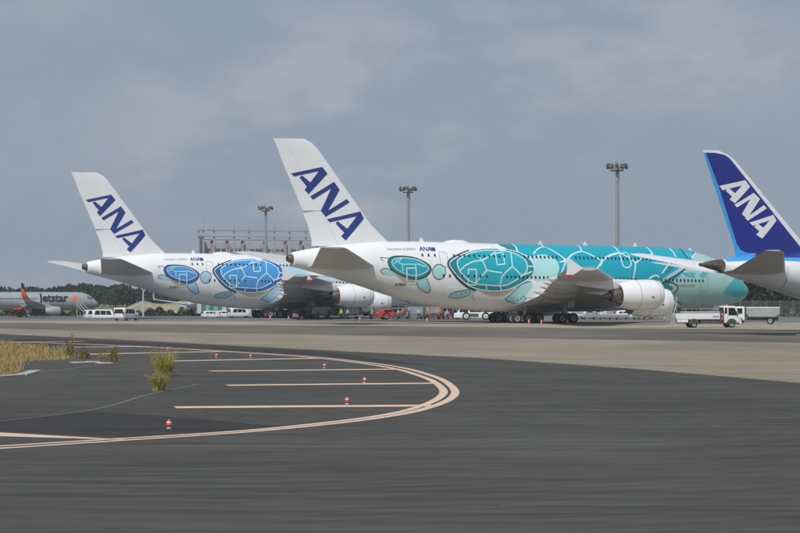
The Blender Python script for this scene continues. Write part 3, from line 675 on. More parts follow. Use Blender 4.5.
green_pal = pal_('turquoise', (0.010, 0.23, 0.27), (0.006, 0.39, 0.48), (0.40, 0.70, 0.71), (0.015, 0.06, 0.09), (0.002, 0.36, 0.48), (0.36, 0.60, 0.58), (0.06, 0.44, 0.48))
blue_pal = pal_('ocean_blue', (0.03, 0.13, 0.42), (0.055, 0.30, 0.66), (0.40, 0.62, 0.76), (0.02, 0.05, 0.12), (0.50, 0.66, 0.76), (0.45, 0.60, 0.70), (0.12, 0.36, 0.66))
G380 = Frame(ST380, 36.0)
# nose position on the ground and heading
def frame_from_tail(fr, px, py, zt, xt, th):
    s = (YH-py)/(zt-CH); Y = FP/s; X = (px-400)/s; th = R(th); h = Vector((math.cos(th), math.sin(th))); fr.place(Vector((X, Y))+h*xt, th)
frame_from_tail(G380, 273, 138, 24.1, 72.7, 25)
ANA380_L = [[[G380.inv(px, py, .3) for px, py in p] for p in L_] for L_ in ANA380]
pk = lambda pts: [G380.pick(*p) for p in pts]
def ell(cx, cy, rx, ry, n=20): return [(cx+rx*math.cos(2*math.pi*k/n), cy+ry*math.sin(2*math.pi*k/n)) for k in range(n)]
LIV = {}
zlow = pk([(500, 246), (516, 252), (533, 257), (541, 262), (552, 274), (560, 286)])
zone_poly = [(40.2, hp)]+zlow+[(31.0, -.3), (24, -.45), (17.5, -.45), (14.6, -.1)]
zr = pk([(662, 296), (688, 256)])
zone_half = zone_poly[1:5]+[zone_poly[5], zlow[-1], (31.0, -.30), (24, -.42), (16.5, -.42)]+[(13.3, .05), (11.0, .62), (9.5, 1.15), (9.0, hp)]
zone_half = [(40.2, hp)]+zlow+[(31.0, -.30), (24, -.42), (16.5, -.42), (13.3, .05), (11.0, .62), (9.5, 1.15), (9.0, hp)]
LIV['zone'] = zone_half+[(x, math.pi-p) for x, p in zone_half[-2:0:-1]]
nose_half = [(9.0, hp), (9.5, 1.15), (11.0, .62), (13.3, .05), (15.6, -.40), (14.5, -.85), (11, -1.15), (6, -1.2), (3, -1.0), (1.2, -.9), (.5, -.8), (.15, -.3)]
LIV['nose'] = nose_half+[(x, math.pi-p) for x, p in nose_half[-1:0:-1]]
nt_half = [(2.3, 1.25), (3.2, .55), (4.9, -.05), (5.9, -.42), (3.2, -.62), (1.4, -.55), (.5, -.35), (.12, .0)]
LIV['nosetip'] = nt_half+[(x, math.pi-p) for x, p in nt_half[::-1]]
LIV['band'] = pk(S(OF, [(640, 222), (668, 236), (520, 330), (470, 366), (438, 347), (540, 285)]))
LIV['blocks'] = [pk(S(OF, q)) for q in ([(480, 275), (530, 205), (582, 222), (512, 287)], [(402, 318), (435, 292), (452, 306), (420, 334)], [(478, 360), (520, 362), (560, 395), (530, 425), (490, 405)])]+[pk(S(OB, [(440, 62), (545, 62), (585, 118), (520, 110)]))]
LIV['patches'] = [pk(S(OF, [(622, 277), (725, 280), (722, 322), (650, 308)])), pk(S(ON, [(290, 275), (330, 240), (372, 258), (330, 285)])), pk(S(ON, [(185, 95), (270, 108), (250, 135), (210, 132)]))]
LIV['dark_lines'] = [pk(S(OF, [(668, 238), (575, 300), (458, 368)])), pk(curve(S(OF, [(475, 350), (530, 352), (580, 372), (590, 405), (550, 440), (525, 445)]))), pk(curve(S(OF, [(525, 465), (580, 490), (620, 525)]))), pk(S(ON, [(150, 68), (185, 110), (210, 138)]))]
LIV['pale'] = [pk(curve(S(OB, [(495, 475), (540, 440), (620, 370), (690, 345), (700, 385), (660, 440), (640, 488), (570, 499)]), True)), pk(curve(S(OB, [(70, 465), (100, 430), (170, 415), (270, 392), (292, 410), (230, 440), (150, 470)]), True)),
               pk(ell(525/7.61+370, 272/7.61+236, 6.6, 7.4)), pk(curve(S(OS, [(352, 350), (430, 318), (455, 395), (440, 430), (400, 412), (370, 385)]), True)), pk(curve(S(OS, [(82, 262), (125, 246), (190, 278), (172, 302), (105, 290)]), True)),
               pk(curve(S(OH, [(62, 168), (120, 148), (190, 142), (270, 180), (298, 235), (285, 290), (250, 325), (180, 340), (110, 335), (95, 270)]), True))]
LIV['tan'] = [pk(curve(S(OB, [(290, 400), (480, 412), (565, 405), (480, 452), (360, 448)]), True)), pk(curve(S(OS, [(195, 288), (340, 328), (335, 352), (270, 352), (225, 325)]), True))]
sh1 = S(OB, [(72, 208), (130, 160), (220, 120), (320, 100), (440, 99), (540, 110), (620, 135), (680, 175), (715, 230), (708, 290), (660, 335), (600, 370), (520, 405), (430, 418), (350, 414), (280, 400), (210, 370), (150, 320), (110, 275)])
in1 = S(OB, [(130, 200), (160, 166), (230, 131), (330, 112), (440, 112), (530, 122), (600, 150), (648, 185), (664, 230), (655, 275), (620, 305), (560, 345), (500, 374), (440, 378), (350, 372), (280, 364), (210, 330), (152, 270)])
sh2 = S(OS, [(138, 190), (165, 160), (240, 154), (330, 164), (410, 195), (460, 235), (458, 272), (420, 310), (360, 328), (300, 320), (230, 295), (170, 262), (145, 225)])
in2 = S(OS, [(166, 195), (208, 169), (300, 170), (378, 188), (436, 232), (436, 266), (352, 302), (262, 284), (190, 244)])
LIV['shells'] = [pk(curve(sh1, True, 3)), pk(curve(sh2, True, 3))]
LIV['inner'] = [pk(curve(in1, True, 3)), pk(curve(in2, True, 3))]
LIV['dark_edge'] = [pk(curve(S(OB, [(225, 116), (130, 158), (68, 208), (105, 275), (145, 325), (210, 378), (275, 404)]))), pk(curve(sh2, True, 3)+[sh2[0]])]
LIV['thin'] = [pk(curve(S(OB, [(270, 395), (170, 415), (100, 430), (68, 465), (150, 472), (232, 442)]))), pk(curve(S(OB, [(690, 345), (620, 368), (540, 440), (493, 476), (570, 502), (642, 490)]))), pk(ell(525/7.61+370, 272/7.61+236, 6.7, 7.5)+[ell(525/7.61+370, 272/7.61+236, 6.7, 7.5)[0]]),
               pk(curve(S(OS, [(352, 350), (368, 388), (400, 415), (442, 434), (458, 398), (430, 318)]))), pk(curve(S(OS, [(185, 275), (125, 245), (80, 262), (105, 292)]))), pk(curve(S(OS, [(140, 170), (80, 165), (100, 190)])))]
LIV['scutes'] = [pk(curve(sh1, True, 3)+[sh1[0]]), pk(curve(in1, True, 3)+[in1[0]])]+[pk(S(OB, q)) for q in ([(150, 265), (190, 225), (250, 195), (320, 185), (370, 160), (420, 122)], [(290, 155), (320, 185), (355, 262), (470, 280)], [(355, 262), (310, 310), (275, 355)], [(535, 120), (545, 180), (550, 232), (500, 275), (470, 310), (455, 375), (465, 412)], [(550, 232), (600, 280), (622, 302), (700, 270)], [(350, 372), (355, 412)], [(664, 230), (712, 232)])]
LIV['scutes'] += [pk(curve(in2, True, 3)+[in2[0]])]+[pk(S(OS, q)) for q in ([(240, 170), (212, 200), (245, 215), (370, 215), (422, 236)], [(245, 215), (250, 268)], [(345, 222), (350, 300)], [(215, 178), (182, 215)])]
LIV['waves'] = [pk(curve(S(OH, q))) for q in ([(100, 140), (130, 105), (180, 85), (240, 110), (300, 145), (350, 185)], [(350, 185), (330, 240), (310, 290)], [(300, 200), (350, 185), (400, 140), (470, 120), (540, 145), (620, 185), (655, 170)], [(470, 120), (455, 88), (435, 72)], [(630, 185), (605, 220), (580, 262)], [(640, 180), (690, 150), (760, 130)], [(180, 85), (165, 70)], [(330, 180), (420, 240), (470, 260), (585, 262)])]
LIV['waves'] += [pk(curve(S(OF, q))) for q in ([(0, 230), (30, 175), (80, 145), (145, 130), (190, 150), (240, 180), (268, 210), (262, 270), (252, 325)], [(268, 210), (310, 175), (355, 150), (400, 140)], [(145, 130), (125, 100), (95, 78)], [(400, 140), (380, 110), (350, 85)], [(530, 205), (470, 285)], [(525, 92), (560, 130), (575, 160)], [(370, 325), (420, 300), (450, 312)])]+[pk(curve(S(OB, [(380, 62), (440, 100), (500, 112)]))), pk(curve(S(OB, [(545, 62), (575, 85), (590, 125)]))), pk(S(ON, [(270, 105), (240, 140)]))]
LIV['spots'] = [pk(ell(440+x/7.61, 236+y/7.61, 1.0, .7, 8)) for x, y in ((165, 440), (195, 432), (225, 424), (250, 412), (590, 482), (612, 470), (632, 455), (648, 470))]
LIV['doors_white'] = [pk(S(OB, q+[q[0]])) for q in ([(215, 255), (275, 255), (270, 375), (210, 365)], [(415, 135), (475, 125), (492, 215), (435, 220)])]+[pk(S(OS, [(278, 245), (350, 245), (345, 358), (278, 355), (278, 245)])), pk(curve(S(OF, [(150, 140), (205, 130), (235, 200), (225, 235), (178, 232), (150, 140)]), n=3))]
build_380(G380, 'white and turquoise double-deck airliner with sea-turtle shells painted on its side', green_pal, None, 'JA382A')
B380 = Frame(ST380, 36.0)
frame_from_tail(B380, 71, 172, 24.1, 72.7, 25)
build_380(B380, 'white double-deck airliner with blue sea-turtle shells, standing behind the turquoise one', blue_pal, None, 'JA381A')

# ------------------------------------------------------------------ twin-jet at the right edge
def ellipse_belly(fr, root, x0, x1, wy, z0, hz, m):
    b = MB(); n = 28; v = []
    for j in range(21):
        x = x0+(x1-x0)*j/20; k = math.sin(math.pi*j/20)**.5 if 0 < j < 20 else .04
        for i in range(n): t = 2*math.pi*i/n; v.append(fr.loc(x, wy*(.75+.25*k)*math.cos(t), z0+hz*(.5+.5*k)*math.sin(t)))
    b.add(v, [(j*n+i, j*n+(i+1) % n, (j+1)*n+(i+1) % n, (j+1)*n+i) for j in range(20) for i in range(n)]+[tuple(range(n)), tuple(20*n+n-1-i for i in range(n))])
    return b.obj('belly_fairing', m, root, smooth=True)
ST787 = [(0, 3.9, 4.1, .1), (.15, 3.6, 4.45, .45), (.6, 3.1, 4.95, .95), (1.6, 2.6, 5.85, 1.65), (3.5, 2.15, 7.0, 2.3), (6, 1.95, 7.7, 2.75), (9, 1.9, 7.85, 2.87), (24, 1.9, 7.85, 2.88), (38, 1.95, 7.85, 2.85), (41, 2.35, 7.85, 2.72), (45, 3.28, 7.78, 2.35), (47.5, 3.92, 7.66, 2.0), (50.2, 4.62, 7.46, 1.55), (53, 5.28, 7.2, 1.05), (54.9, 5.86, 6.95, .62), (56.4, 6.2, 6.72, .32), (56.9, 6.36, 6.56, .14)]
W787 = [(0, 15.5, 2.9, 14.5, .13, 3), (2.9, 18, 3.2, 12, .13, 3), (9.5, 23, 4.1, 7.6, .11, 2), (26, 34.5, 6.4, 3.2, .1, 0), (30, 39, 7.2, .9, .09, 0)]
F787 = [(6.2, 42.0, 0, 11.0, .09, 0), (7.7, 43.6, 0, 9.35, .09, 0), (8.6, 44.75, 0, 8.5, .09, 0), (14.6, 51.2, 0, 4.55, .095, 0), (16.2, 53.0, 0, 3.45, .095, 0), (16.6, 53.75, 0, 2.85, .09, 0), (17.0, 54.9, 0, 1.8, .07, 0)]
H787 = [(0, 46.6, 5.7, 8.4, .10, 0), (1.8, 48.4, 5.95, 6.3, .10, 0), (9.2, 54.9, 7.4, 2.6, .09, 0), (9.9, 55.9, 7.6, 1.8, .07, 0)]
T787 = Frame(ST787, 25.0); frame_from_tail(T787, 703, 150, 17.0, 56.7, 31)
def build_787():
    fr = T787; root = fr.root('airliner'); tag(root, 'white twin-jet with royal blue tail fin lettered in white, cut off at right', 'airliner')
    fu = fuselage(fr, 'fuselage', white, root)
    ellipse_belly(fr, root, 16, 35, 3.1, 2.9, 1.5, white)
    c = MB(); v = []
    for x in [54.6+.1*k for k in range(24)]: v += [fr.surf(min(x, 56.9), 2*math.pi*i/32, .012) for i in range(32)]
    c.add(v, [(j*32+i, j*32+(i+1) % 32, (j+1)*32+(i+1) % 32, (j+1)*32+i) for j in range(23) for i in range(32)]+[tuple(23*32+i for i in range(32))]); c.obj('tail_cone', hot_metal, root, smooth=True)
    ex = MB(); ex.lathe([(0, .17), (-.25, .15), (-.26, .10)], 16); ex.obj('exhaust_nozzle', grey_dark, root, fr.loc(56.85, 0, 6.46), smooth=True)
    for s in (1, -1):
        w = lift_surface(fr, 'wing', W787, grey_wing, root, s)
        q = sec_at(W787, 9.8); engine(fr, root, s*9.8, 17.6, 2.55, 1.75, 5.2, q[2], q[1], white, 'mid', badge=False)
        for y_ in (5, 9, 14): q = sec_at(W787, y_); fairing_canoe(fr, w, q[1]+q[3]*.6, s*y_, q[2]-.5, 5, .4, white)
        st = lift_surface(fr, 'stabilizer', H787, grey_wing if s > 0 else white, root, s)
        gear(fr, root, 'main_gear', 27.2, s*4.9, 2, 1.5, 1.3, .64, .45, 2.9, (1.5, 1.3, white))
    gear(fr, root, 'nose_gear', 5.0, 0, 1, 0, .8, .5, .35, 2.3, None)
    fin = lift_surface(fr, 'tail_fin', F787, bright_white, root, vertical=True, c1=.72)
    lift_surface(fr, 'rudder', F787, bright_white, fin, vertical=True, c0=.722, s0=7.6)
    o = (695, 145); s_ = 5.333
    q4 = lambda pts: [(690+x/6.664, 225+y/6.664) for x, y in pts]
    dk = [(695+x/s_, 145+y/s_) for x, y in [(64, 40), (110, 41), (162, 52), (187, 69), (546, 528), (640, 652)]]+q4([(733, 180), (590, 190), (450, 192), (380, 184), (345, 165), (318, 120), (300, 60)])+[(695+x/s_, 145+y/s_) for x, y in [(216, 440), (126, 200)]]
    lb = [(695+x/s_, 145+y/s_) for x, y in [(46, 36), (64, 42), (126, 200), (216, 440)]]+q4([(300, 60), (318, 120), (345, 165), (380, 180), (420, 182), (400, 216), (230, 220), (278, 190), (262, 100)])+[(695+x/s_, 145+y/s_) for x, y in [(192, 500), (110, 240)]]
    fin_patch(fr, 'painted_fin_panel', [dk], F787, fin_blue, fin, .026); fin_patch(fr, 'painted_fin_stripe', [lb], F787, sky_blue, fin, .018)
    pk7 = lambda pts: [fr.pick(*p) for p in pts]
    band = pk7(q4([(196, 236), (245, 218), (330, 212), (440, 184)]))
    zlo = [(54.4, .62), (52, .64), (49, .62), (45, .55), (41, .5), (36, .62), (33, hp)]
    half = [(54.5, hp)]+zlo; skin_patch(fr, 'painted_band', [half+[(x, math.pi-p) for x, p in half[-2:0:-1]]], sky_blue, fu, .010)
    half = [(51.2, hp), (50.6, 1.05), (48.5, .86), (45, .78), (41, .80), (38, 1.0), (36.5, hp)]; skin_patch(fr, 'painted_band', [half+[(x, math.pi-p) for x, p in half[-2:0:-1]]], fin_blue, fu, .016)
    A1 = [[(135, 218), (268, 188), (250, 216), (152, 241)], [(268, 188), (293, 222), (216, 311), (188, 290), (250, 216)], [(182, 229), (222, 262), (206, 281), (168, 244)]]
    N_ = [[(213, 318), (312, 255), (322, 270), (226, 333)], [(312, 255), (345, 288), (290, 372), (276, 392), (251, 368)], [(268, 390), (364, 321), (381, 337), (281, 404)]]
    A2 = [[(290, 414), (414, 373), (398, 402), (306, 430)], [(414, 370), (431, 403), (356, 499), (325, 478), (398, 400)], [(330, 418), (376, 452), (360, 478), (314, 436)]]
    for Lt in (A1, N_, A2): fin_patch(fr, 'letter', off(Lt, o, s_), F787, bright_white, fin, .032)
    window_rows(fr, fu, [(7, 46, .62, lambda x: 5.6)], .30, .46)
    for x in (45.0, 32, 18, 6.5): door(fr, fu, x, 4.2, 6.2, 1.1, seam_m, .05)
    strokes(fr, 'panel_seam', [[(48.2, -1.2), (48.2, -.4), (48.2, .3)], [(44.0, -1.2), (44.0, -.3)]], .05, seam_m, fu, .012)
    return root
build_787()

# ------------------------------------------------------------------ single-aisle jets
ST320 = [(0, 2.95, 3.15, .08), (.12, 2.7, 3.4, .4), (.5, 2.35, 3.85, .85), (1.4, 2.0, 4.6, 1.35), (2.6, 1.85, 5.35, 1.72), (4, 1.78, 5.78, 1.92), (6, 1.75, 5.89, 1.975), (16, 1.75, 5.89, 1.975), (25, 1.78, 5.89, 1.97), (28, 2.2, 5.89, 1.8), (31, 2.95, 5.8, 1.45), (34, 3.8, 5.6, .95), (36.5, 4.5, 5.3, .4), (37.5, 4.75, 5.05, .12)]
W320 = [(0, 10.5, 2.3, 8.2, .13, 3), (1.9, 11.8, 2.45, 6.9, .13, 3), (6.3, 14.4, 2.95, 4.1, .115, 2), (16.9, 20.3, 4.1, 1.7, .105, 0), (17.1, 20.45, 4.15, 1.6, .10, 0)]
F320 = [(5.0, 28.5, 0, 7.2, .09, 0), (5.9, 29.6, 0, 5.9, .09, 0), (11.4, 34.2, 0, 2.9, .09, 0), (11.76, 34.7, 0, 2.3, .08, 0)]
H320 = [(0, 31.0, 4.6, 4.4, .1, 0), (6.2, 34.6, 5.25, 1.6, .09, 0)]
def build_320(fr, label, body, branded, z=0.0):
    root = fr.root('airliner', z); tag(root, label, 'airliner')
    fu = fuselage(fr, 'fuselage', body, root, 48)
    ellipse_belly(fr, root, 12, 20.5, 1.98, 1.95, .62, darkred if branded else body)
    for s in (1, -1):
        w = lift_surface(fr, 'wing', W320, grey_wing, root, s)
        k = MB(); X, Y, Z = fr.loc(20.45, s*17.1, 4.15)
        v = []
        for (dx, dy, dz, c_) in ((0, 0, 0, 1.6), (.35, .35, .35, 1.45), (.9, .62, 1.1, 1.2), (1.75, .85, 2.45, .55)):
            for (cc, t) in ((0, 0), (.3, .05), (1, 0), (.3, -.05)): v.append((-(dx+cc*c_), -s*(dy+t*.8), dz))
        k.add(v, [(j*4+i, j*4+(i+1) % 4, (j+1)*4+(i+1) % 4, (j+1)*4+i) for j in range(3) for i in range(4)]+[(3, 2, 1, 0), (12, 13, 14, 15)])
        k.obj('winglet', orange if branded else body, w, (X, Y, Z), smooth=True)
        if branded:
            k2 = MB(); k2.add([(p[0], p[1]*1.0+(-s*.02), p[2]+.75*(p[2] > 2)) for p in v[8:]], [(0, 1, 5, 4), (1, 2, 6, 5), (2, 3, 7, 6), (3, 0, 4, 7), (4, 5, 6, 7)]); k2.obj('winglet_tip', charcoal, w, (X, Y, Z+.5))
        q = sec_at(W320, 5.75); engine(fr, root, s*5.75, 10.6, 1.55, 1.05, 3.6, q[2], q[1], body if not branded else silver, 'small'+str(branded), badge=False, blades=20)
        for y_ in (4, 8, 12): q = sec_at(W320, y_); fairing_canoe(fr, w, q[1]+q[3]*.55, s*y_, q[2]-.3, 3.2, .22, body)
        lift_surface(fr, 'stabilizer', H320, grey_wing, root, s)
        gear(fr, root, 'main_gear', 17.7, s*3.8, 1, 0, .93, .58, .42, 2.4, (1.0, 1.2, body))
    gear(fr, root, 'nose_gear', 5.07, 0, 1, 0, .5, .38, .22, 1.95, None)
    lift_surface(fr, 'tail_fin', F320, orange if branded else body, root, vertical=True)
    window_rows(fr, fu, [(15.2 if branded else 6.5, 30, .53, lambda x: 4.35)], .24, .34)
    ck = bmesh.new()
    for j in range(3):
        for sg in (1, -1):
            xa = 1.45+j*.5; vs = []
            for x, z_ in ((xa, 4.15+j*.08), (xa+.46, 4.22+j*.08), (xa+.52, 4.72+j*.1), (xa+.22, 4.6+j*.1)):
                p_ = min(fr.phi(x, z_), 1.5); q = fr.surf(x, p_, .025); vs.append(ck.verts.new((q[0], q[1]*sg, q[2])))
            ck.faces.new(vs if sg > 0 else vs[::-1])
    me = bpy.data.meshes.new('cockpit_windows'); ck.to_mesh(me); ck.free(); me.materials.append(glass); link('cockpit_windows', me, fu)
    door(fr, fu, 5.2, 3.3, 5.2, .82, seam_m, .05); door(fr, fu, 30.0, 3.4, 5.2, .8, seam_m, .05)
    if branded:
        skin_text(fr, 'airline_title', 'Jetstar', 2.55, 14.4, 3.7, charcoal, fu, off=.04, bold=.10)
        st = []
        cx, cz = 6.1, 4.45
        for i in range(10):
            r_ = 1.05 if i % 2 == 0 else .45; t = math.pi/2+math.pi*i/5+.2; x = cx-r_*1.1*math.cos(t); st.append((x, fr.phi(x, cz+r_*math.sin(t))))
        skin_patch(fr, 'painted_star', [st], orange, fu, .03)
    return root
J320 = Frame(ST320, 17.0); J320.place((-70.9, 540), R(23)); build_320(J320, 'silver single-aisle jet with a red-orange winglet and star, at the left edge', silver, True, -1.1)
D320 = Frame(ST320, 17.0); D320.place((-52.0, 566), R(255)); build_320(D320, 'plain grey twin-jet facing the camera, behind the tail of the blue-shelled airliner', mat('pale_grey_paint', (0.42, 0.46, 0.52), .4, var=.04), False, gz(-52, 566))

# ------------------------------------------------------------------ light masts
def mast(px, ptop, d, label):
    p = AT(px, ptop, d); H = p.z; z0 = gz(p.x, d); r = empty('floodlight_mast', (p.x, d, z0)); tag(r, label, 'light mast', 'floodlight masts round the stands')
    b = MB(); b.tube((0, 0, 0), (0, 0, H-1), .46, .34, 14); b.obj('pole', steel, r, smooth=True)
    b = MB(); b.tube((.55, 0, .5), (.50, 0, H-1.2), .09, .09, 6); 
    for k in range(12): b.tube((0, 0, 2+k*(H-5)/11), (.52, 0, 2+k*(H-5)/11), .04, None, 5)
    b.obj('ladder', steel, r)
    b = MB(); b.lathe([(H-1.6, .5), (H-1.6, 1.5), (H-1.4, 1.5), (H-1.4, .5)], 16, 0, 'z')
    for k in range(12): t = 2*math.pi*k/12; b.tube((1.45*math.cos(t), 1.45*math.sin(t), H-1.4), (1.45*math.cos(t), 1.45*math.sin(t), H-.4), .04, None, 5)
    b.tube((-2.2, 0, H-.9), (2.2, 0, H-.9), .09, None, 6); b.tube((0, -2.2, H-.9), (0, 2.2, H-.9), .09, None, 6); b.obj('platform', grey_dark, r)
    lm = MB(); lm.box(-.42, .42, -.22, .22, -.36, .36); lm.box(-.36, .36, -.26, -.22, -.3, .3, 1); me = lm.mesh('floodlight', [grey_dark, lamp_off])
    for k in range(10):
        t = 2*math.pi*k/10+.2; link('floodlight', me, r, (2.15*math.cos(t), 2.15*math.sin(t), H-.75+.5*(k % 2)), (R(-35), 0, t+math.pi/2))
    b = MB(); b.tube((0, 0, H-1), (0, 0, H+.6), .03, None, 5); b.obj('lightning_rod', steel, r)
mast(265.5, 203, 735, 'shortest-looking floodlight mast, in front of the framed enclosure')
mast(408, 187, 630, 'floodlight mast rising just right of the big white tail fin')
mast(617, 164, 520, 'tallest-looking floodlight mast above the turquoise crown')
def slim_pole(px, py, d, label):
    p = AT(px, py, d); z0 = gz(p.x, d); r = empty('lamp_post', (p.x, d, z0)); tag(r, label, 'lamp post')
    b = MB(); b.tube((0, 0, 0), (0, 0, p.z-z0), .2, .16, 10); b.obj('pole', pale_wall, r, smooth=True)
    b = MB(); b.box(-.6, .6, -.25, .25, 0, .22); b.obj('lamp_head', steel, r, (0, 0, p.z-z0), bevel=.04)
slim_pole(143.2, 289.5, 560, 'slim pale post standing before the earth bank')
# ------------------------------------------------------------------ framed run-up enclosure
def enclosure():
    d0 = 790.0; a = AT(197.5, 231, d0); b = AT(336, 229.3, d0+20); H = a.z
    r = empty('noise_barrier_enclosure', ((a.x+b.x)/2, d0+10, 0)); tag(r, 'tall open-framed noise barrier enclosure of grey posts and mesh panels', 'enclosure')
    ox, oy = r.location.x, r.location.y
    def P(t, dy, z): return (a.x+(b.x-a.x)*t-ox, a.y+(b.y-a.y)*t+dy-oy, z)
    post = MB(); post.box(-.30, .30, -.30, .30, 0, H+1.4); pm = post.mesh('post', [steel])
    pxs = [198.8, 203.4, 213.8, 233.4, 248.4, 273.8, 288.8, 305.3, 321, 336]
    for px in pxs: link('post', pm, r, P((px-197.5)/138.5, 0, 0))
    rust = mat('rust_brown_steel', (0.34, 0.28, 0.27), .7, var=.15); bp = MB(); bp.box(-.5, .5, -.5, .5, 0, H-2.4); bm_ = bp.mesh('back_post', [rust])
    for px in (206, 221.3, 237, 259.7, 281, 297, 312, 328): link('back_post', bm_, r, P((px-197.5)/138.5, 24, 0))
    for dy, z, h in ((-.6, H, .5), (-.6, H-2.0, .3), (22.8, H-2.6, .45), (22.8, H-8, .3), (-.6, H-9.5, .3)):
        m_ = MB(); p, q = Vector(P(0, dy, z)), Vector(P(1, dy, z)); m_.add([p, q, q+Vector((0, 0, h)), p+Vector((0, 0, h)), p+Vector((0, .4, 0)), q+Vector((0, .4, 0)), q+Vector((0, .4, h)), p+Vector((0, .4, h))], [(0, 1, 2, 3), (7, 6, 5, 4), (3, 2, 6, 7), (0, 4, 5, 1), (0, 3, 7, 4), (1, 5, 6, 2)]); m_.obj('rail', steel, r)
    panel = mat('grey_acoustic_panel', (0.46, 0.48, 0.50), .8, var=.1, scale=.3)
    for k in range(16):
        t0, t1 = k/16+.004, (k+1)/16-.004; m_ = MB(); p, q = Vector(P(t0, 25.4, 0)), Vector(P(t1, 25.4, 0)); up = Vector((0, 0, H-3.2)); d = Vector((0, .3, 0))
        m_.add([p, q, q+up, p+up, p+d, q+d, q+up+d, p+up+d], [(0, 1, 2, 3), (7, 6, 5, 4), (3, 2, 6, 7), (0, 4, 5, 1), (0, 3, 7, 4), (1, 5, 6, 2)]); m_.obj('panel', panel, r)
    for k in range(7):
        m_ = MB(); y0 = 1+k*3.4; p = Vector(P(0.0, y0, 0)); m_.box(p.x-.15, p.x+.15, p.y, p.y+3.2, 0, H-1.2); m_.obj('side_panel', panel, r)
    for px in pxs: 
        m_ = MB(); p = P((px-197.5)/138.5, 0, 0); m_.tube((p[0], p[1], H+1.3), (p[0], p[1], H+4.2), .05, None, 5); m_.obj('lightning_rod', steel, r)
enclosure()
# ------------------------------------------------------------------ teal shed seen under the blue-shelled airliner
def shed():
    d = 505.0; x0, x1 = (196-400)/FP*d, (262-400)/FP*d; r = empty('shed', ((x0+x1)/2, d, 0)); tag(r, 'low shed with teal and pale upright panels behind the parked cars', 'shed')
    w = (x1-x0); b = MB(); b.box(-w/2, w/2, 0, 9, 0, 4.6); b.obj('wall', mat('shed_shadow_wall', (0.10, 0.16, 0.15), .7), r)  # whole wall in a dark green-grey, darker than the upright panels
    b = MB(); b.box(-w/2-.5, w/2+.5, -.6, 9.5, 4.6, 4.9); b.obj('roof', pale_wall, r)
    for k in range(8):
        b = MB(); b.box(0, .9, -.18, -.002, 0, 4.6); b.obj('panel', teal_wall if k % 3 else pale_wall, r, (-w/2+.3+k*w/8, 0, 0))
shed()

# ------------------------------------------------------------------ vegetation
def leaf_mat(name, c1, c2, sc=.25):
    m = bpy.data.materials.new(name); m.use_nodes = True; t = m.node_tree; N = t.nodes; b = N['Principled BSDF']
    b.inputs['Roughness'].default_value = .7; b.inputs['Specular IOR Level'].default_value = .2
    g = N.new('ShaderNodeNewGeometry'); no = N.new('ShaderNodeTexNoise'); no.inputs['Scale'].default_value = sc; no.inputs['Detail'].default_value = 3
    t.links.new(g.outputs['Position'], no.inputs['Vector']); ad = N.new('ShaderNodeMath'); ad.operation = 'MULTIPLY_ADD'; ad.inputs[1].default_value = .5
    t.links.new(g.outputs['Random Per Island'], ad.inputs[0]); sb = N.new('ShaderNodeMath'); sb.operation = 'SUBTRACT'; sb.inputs[1].default_value = .25
    t.links.new(no.outputs[0], sb.inputs[0]); t.links.new(sb.outputs[0], ad.inputs[2])
    mx = N.new('ShaderNodeMix'); mx.data_type = 'RGBA'; mx.inputs['A'].default_value = (*c1, 1); mx.inputs['B'].default_value = (*c2, 1)
    t.links.new(ad.outputs[0], mx.inputs['Factor']); t.links.new(mx.outputs['Result'], b.inputs['Base Color'])
    m.use_backface_culling = False; return m
leaf = leaf_mat('wood_foliage', (0.020, 0.036, 0.019), (0.058, 0.078, 0.036)); bark = mat('bark', (0.10, 0.075, 0.055), .9)
def quad(V, Fc, c, s, rnd, up=0.3):
    n = Vector((rnd.uniform(-1, 1), rnd.uniform(-1, 1), rnd.uniform(-.6, 1)+up)).normalized(); u = n.orthogonal().normalized(); w = n.cross(u); a = rnd.uniform(0, 6.28)
    u, w = u*math.cos(a)+w*math.sin(a), w*math.cos(a)-u*math.sin(a); b = len(V)
    for p, q in ((-1, -.6), (.2, -.8), (1, .1), (.1, .8), (-.8, .5)): V.append(tuple(c+u*(p*s)+w*(q*s)))
    Fc.append((b, b+1, b+2, b+3, b+4))
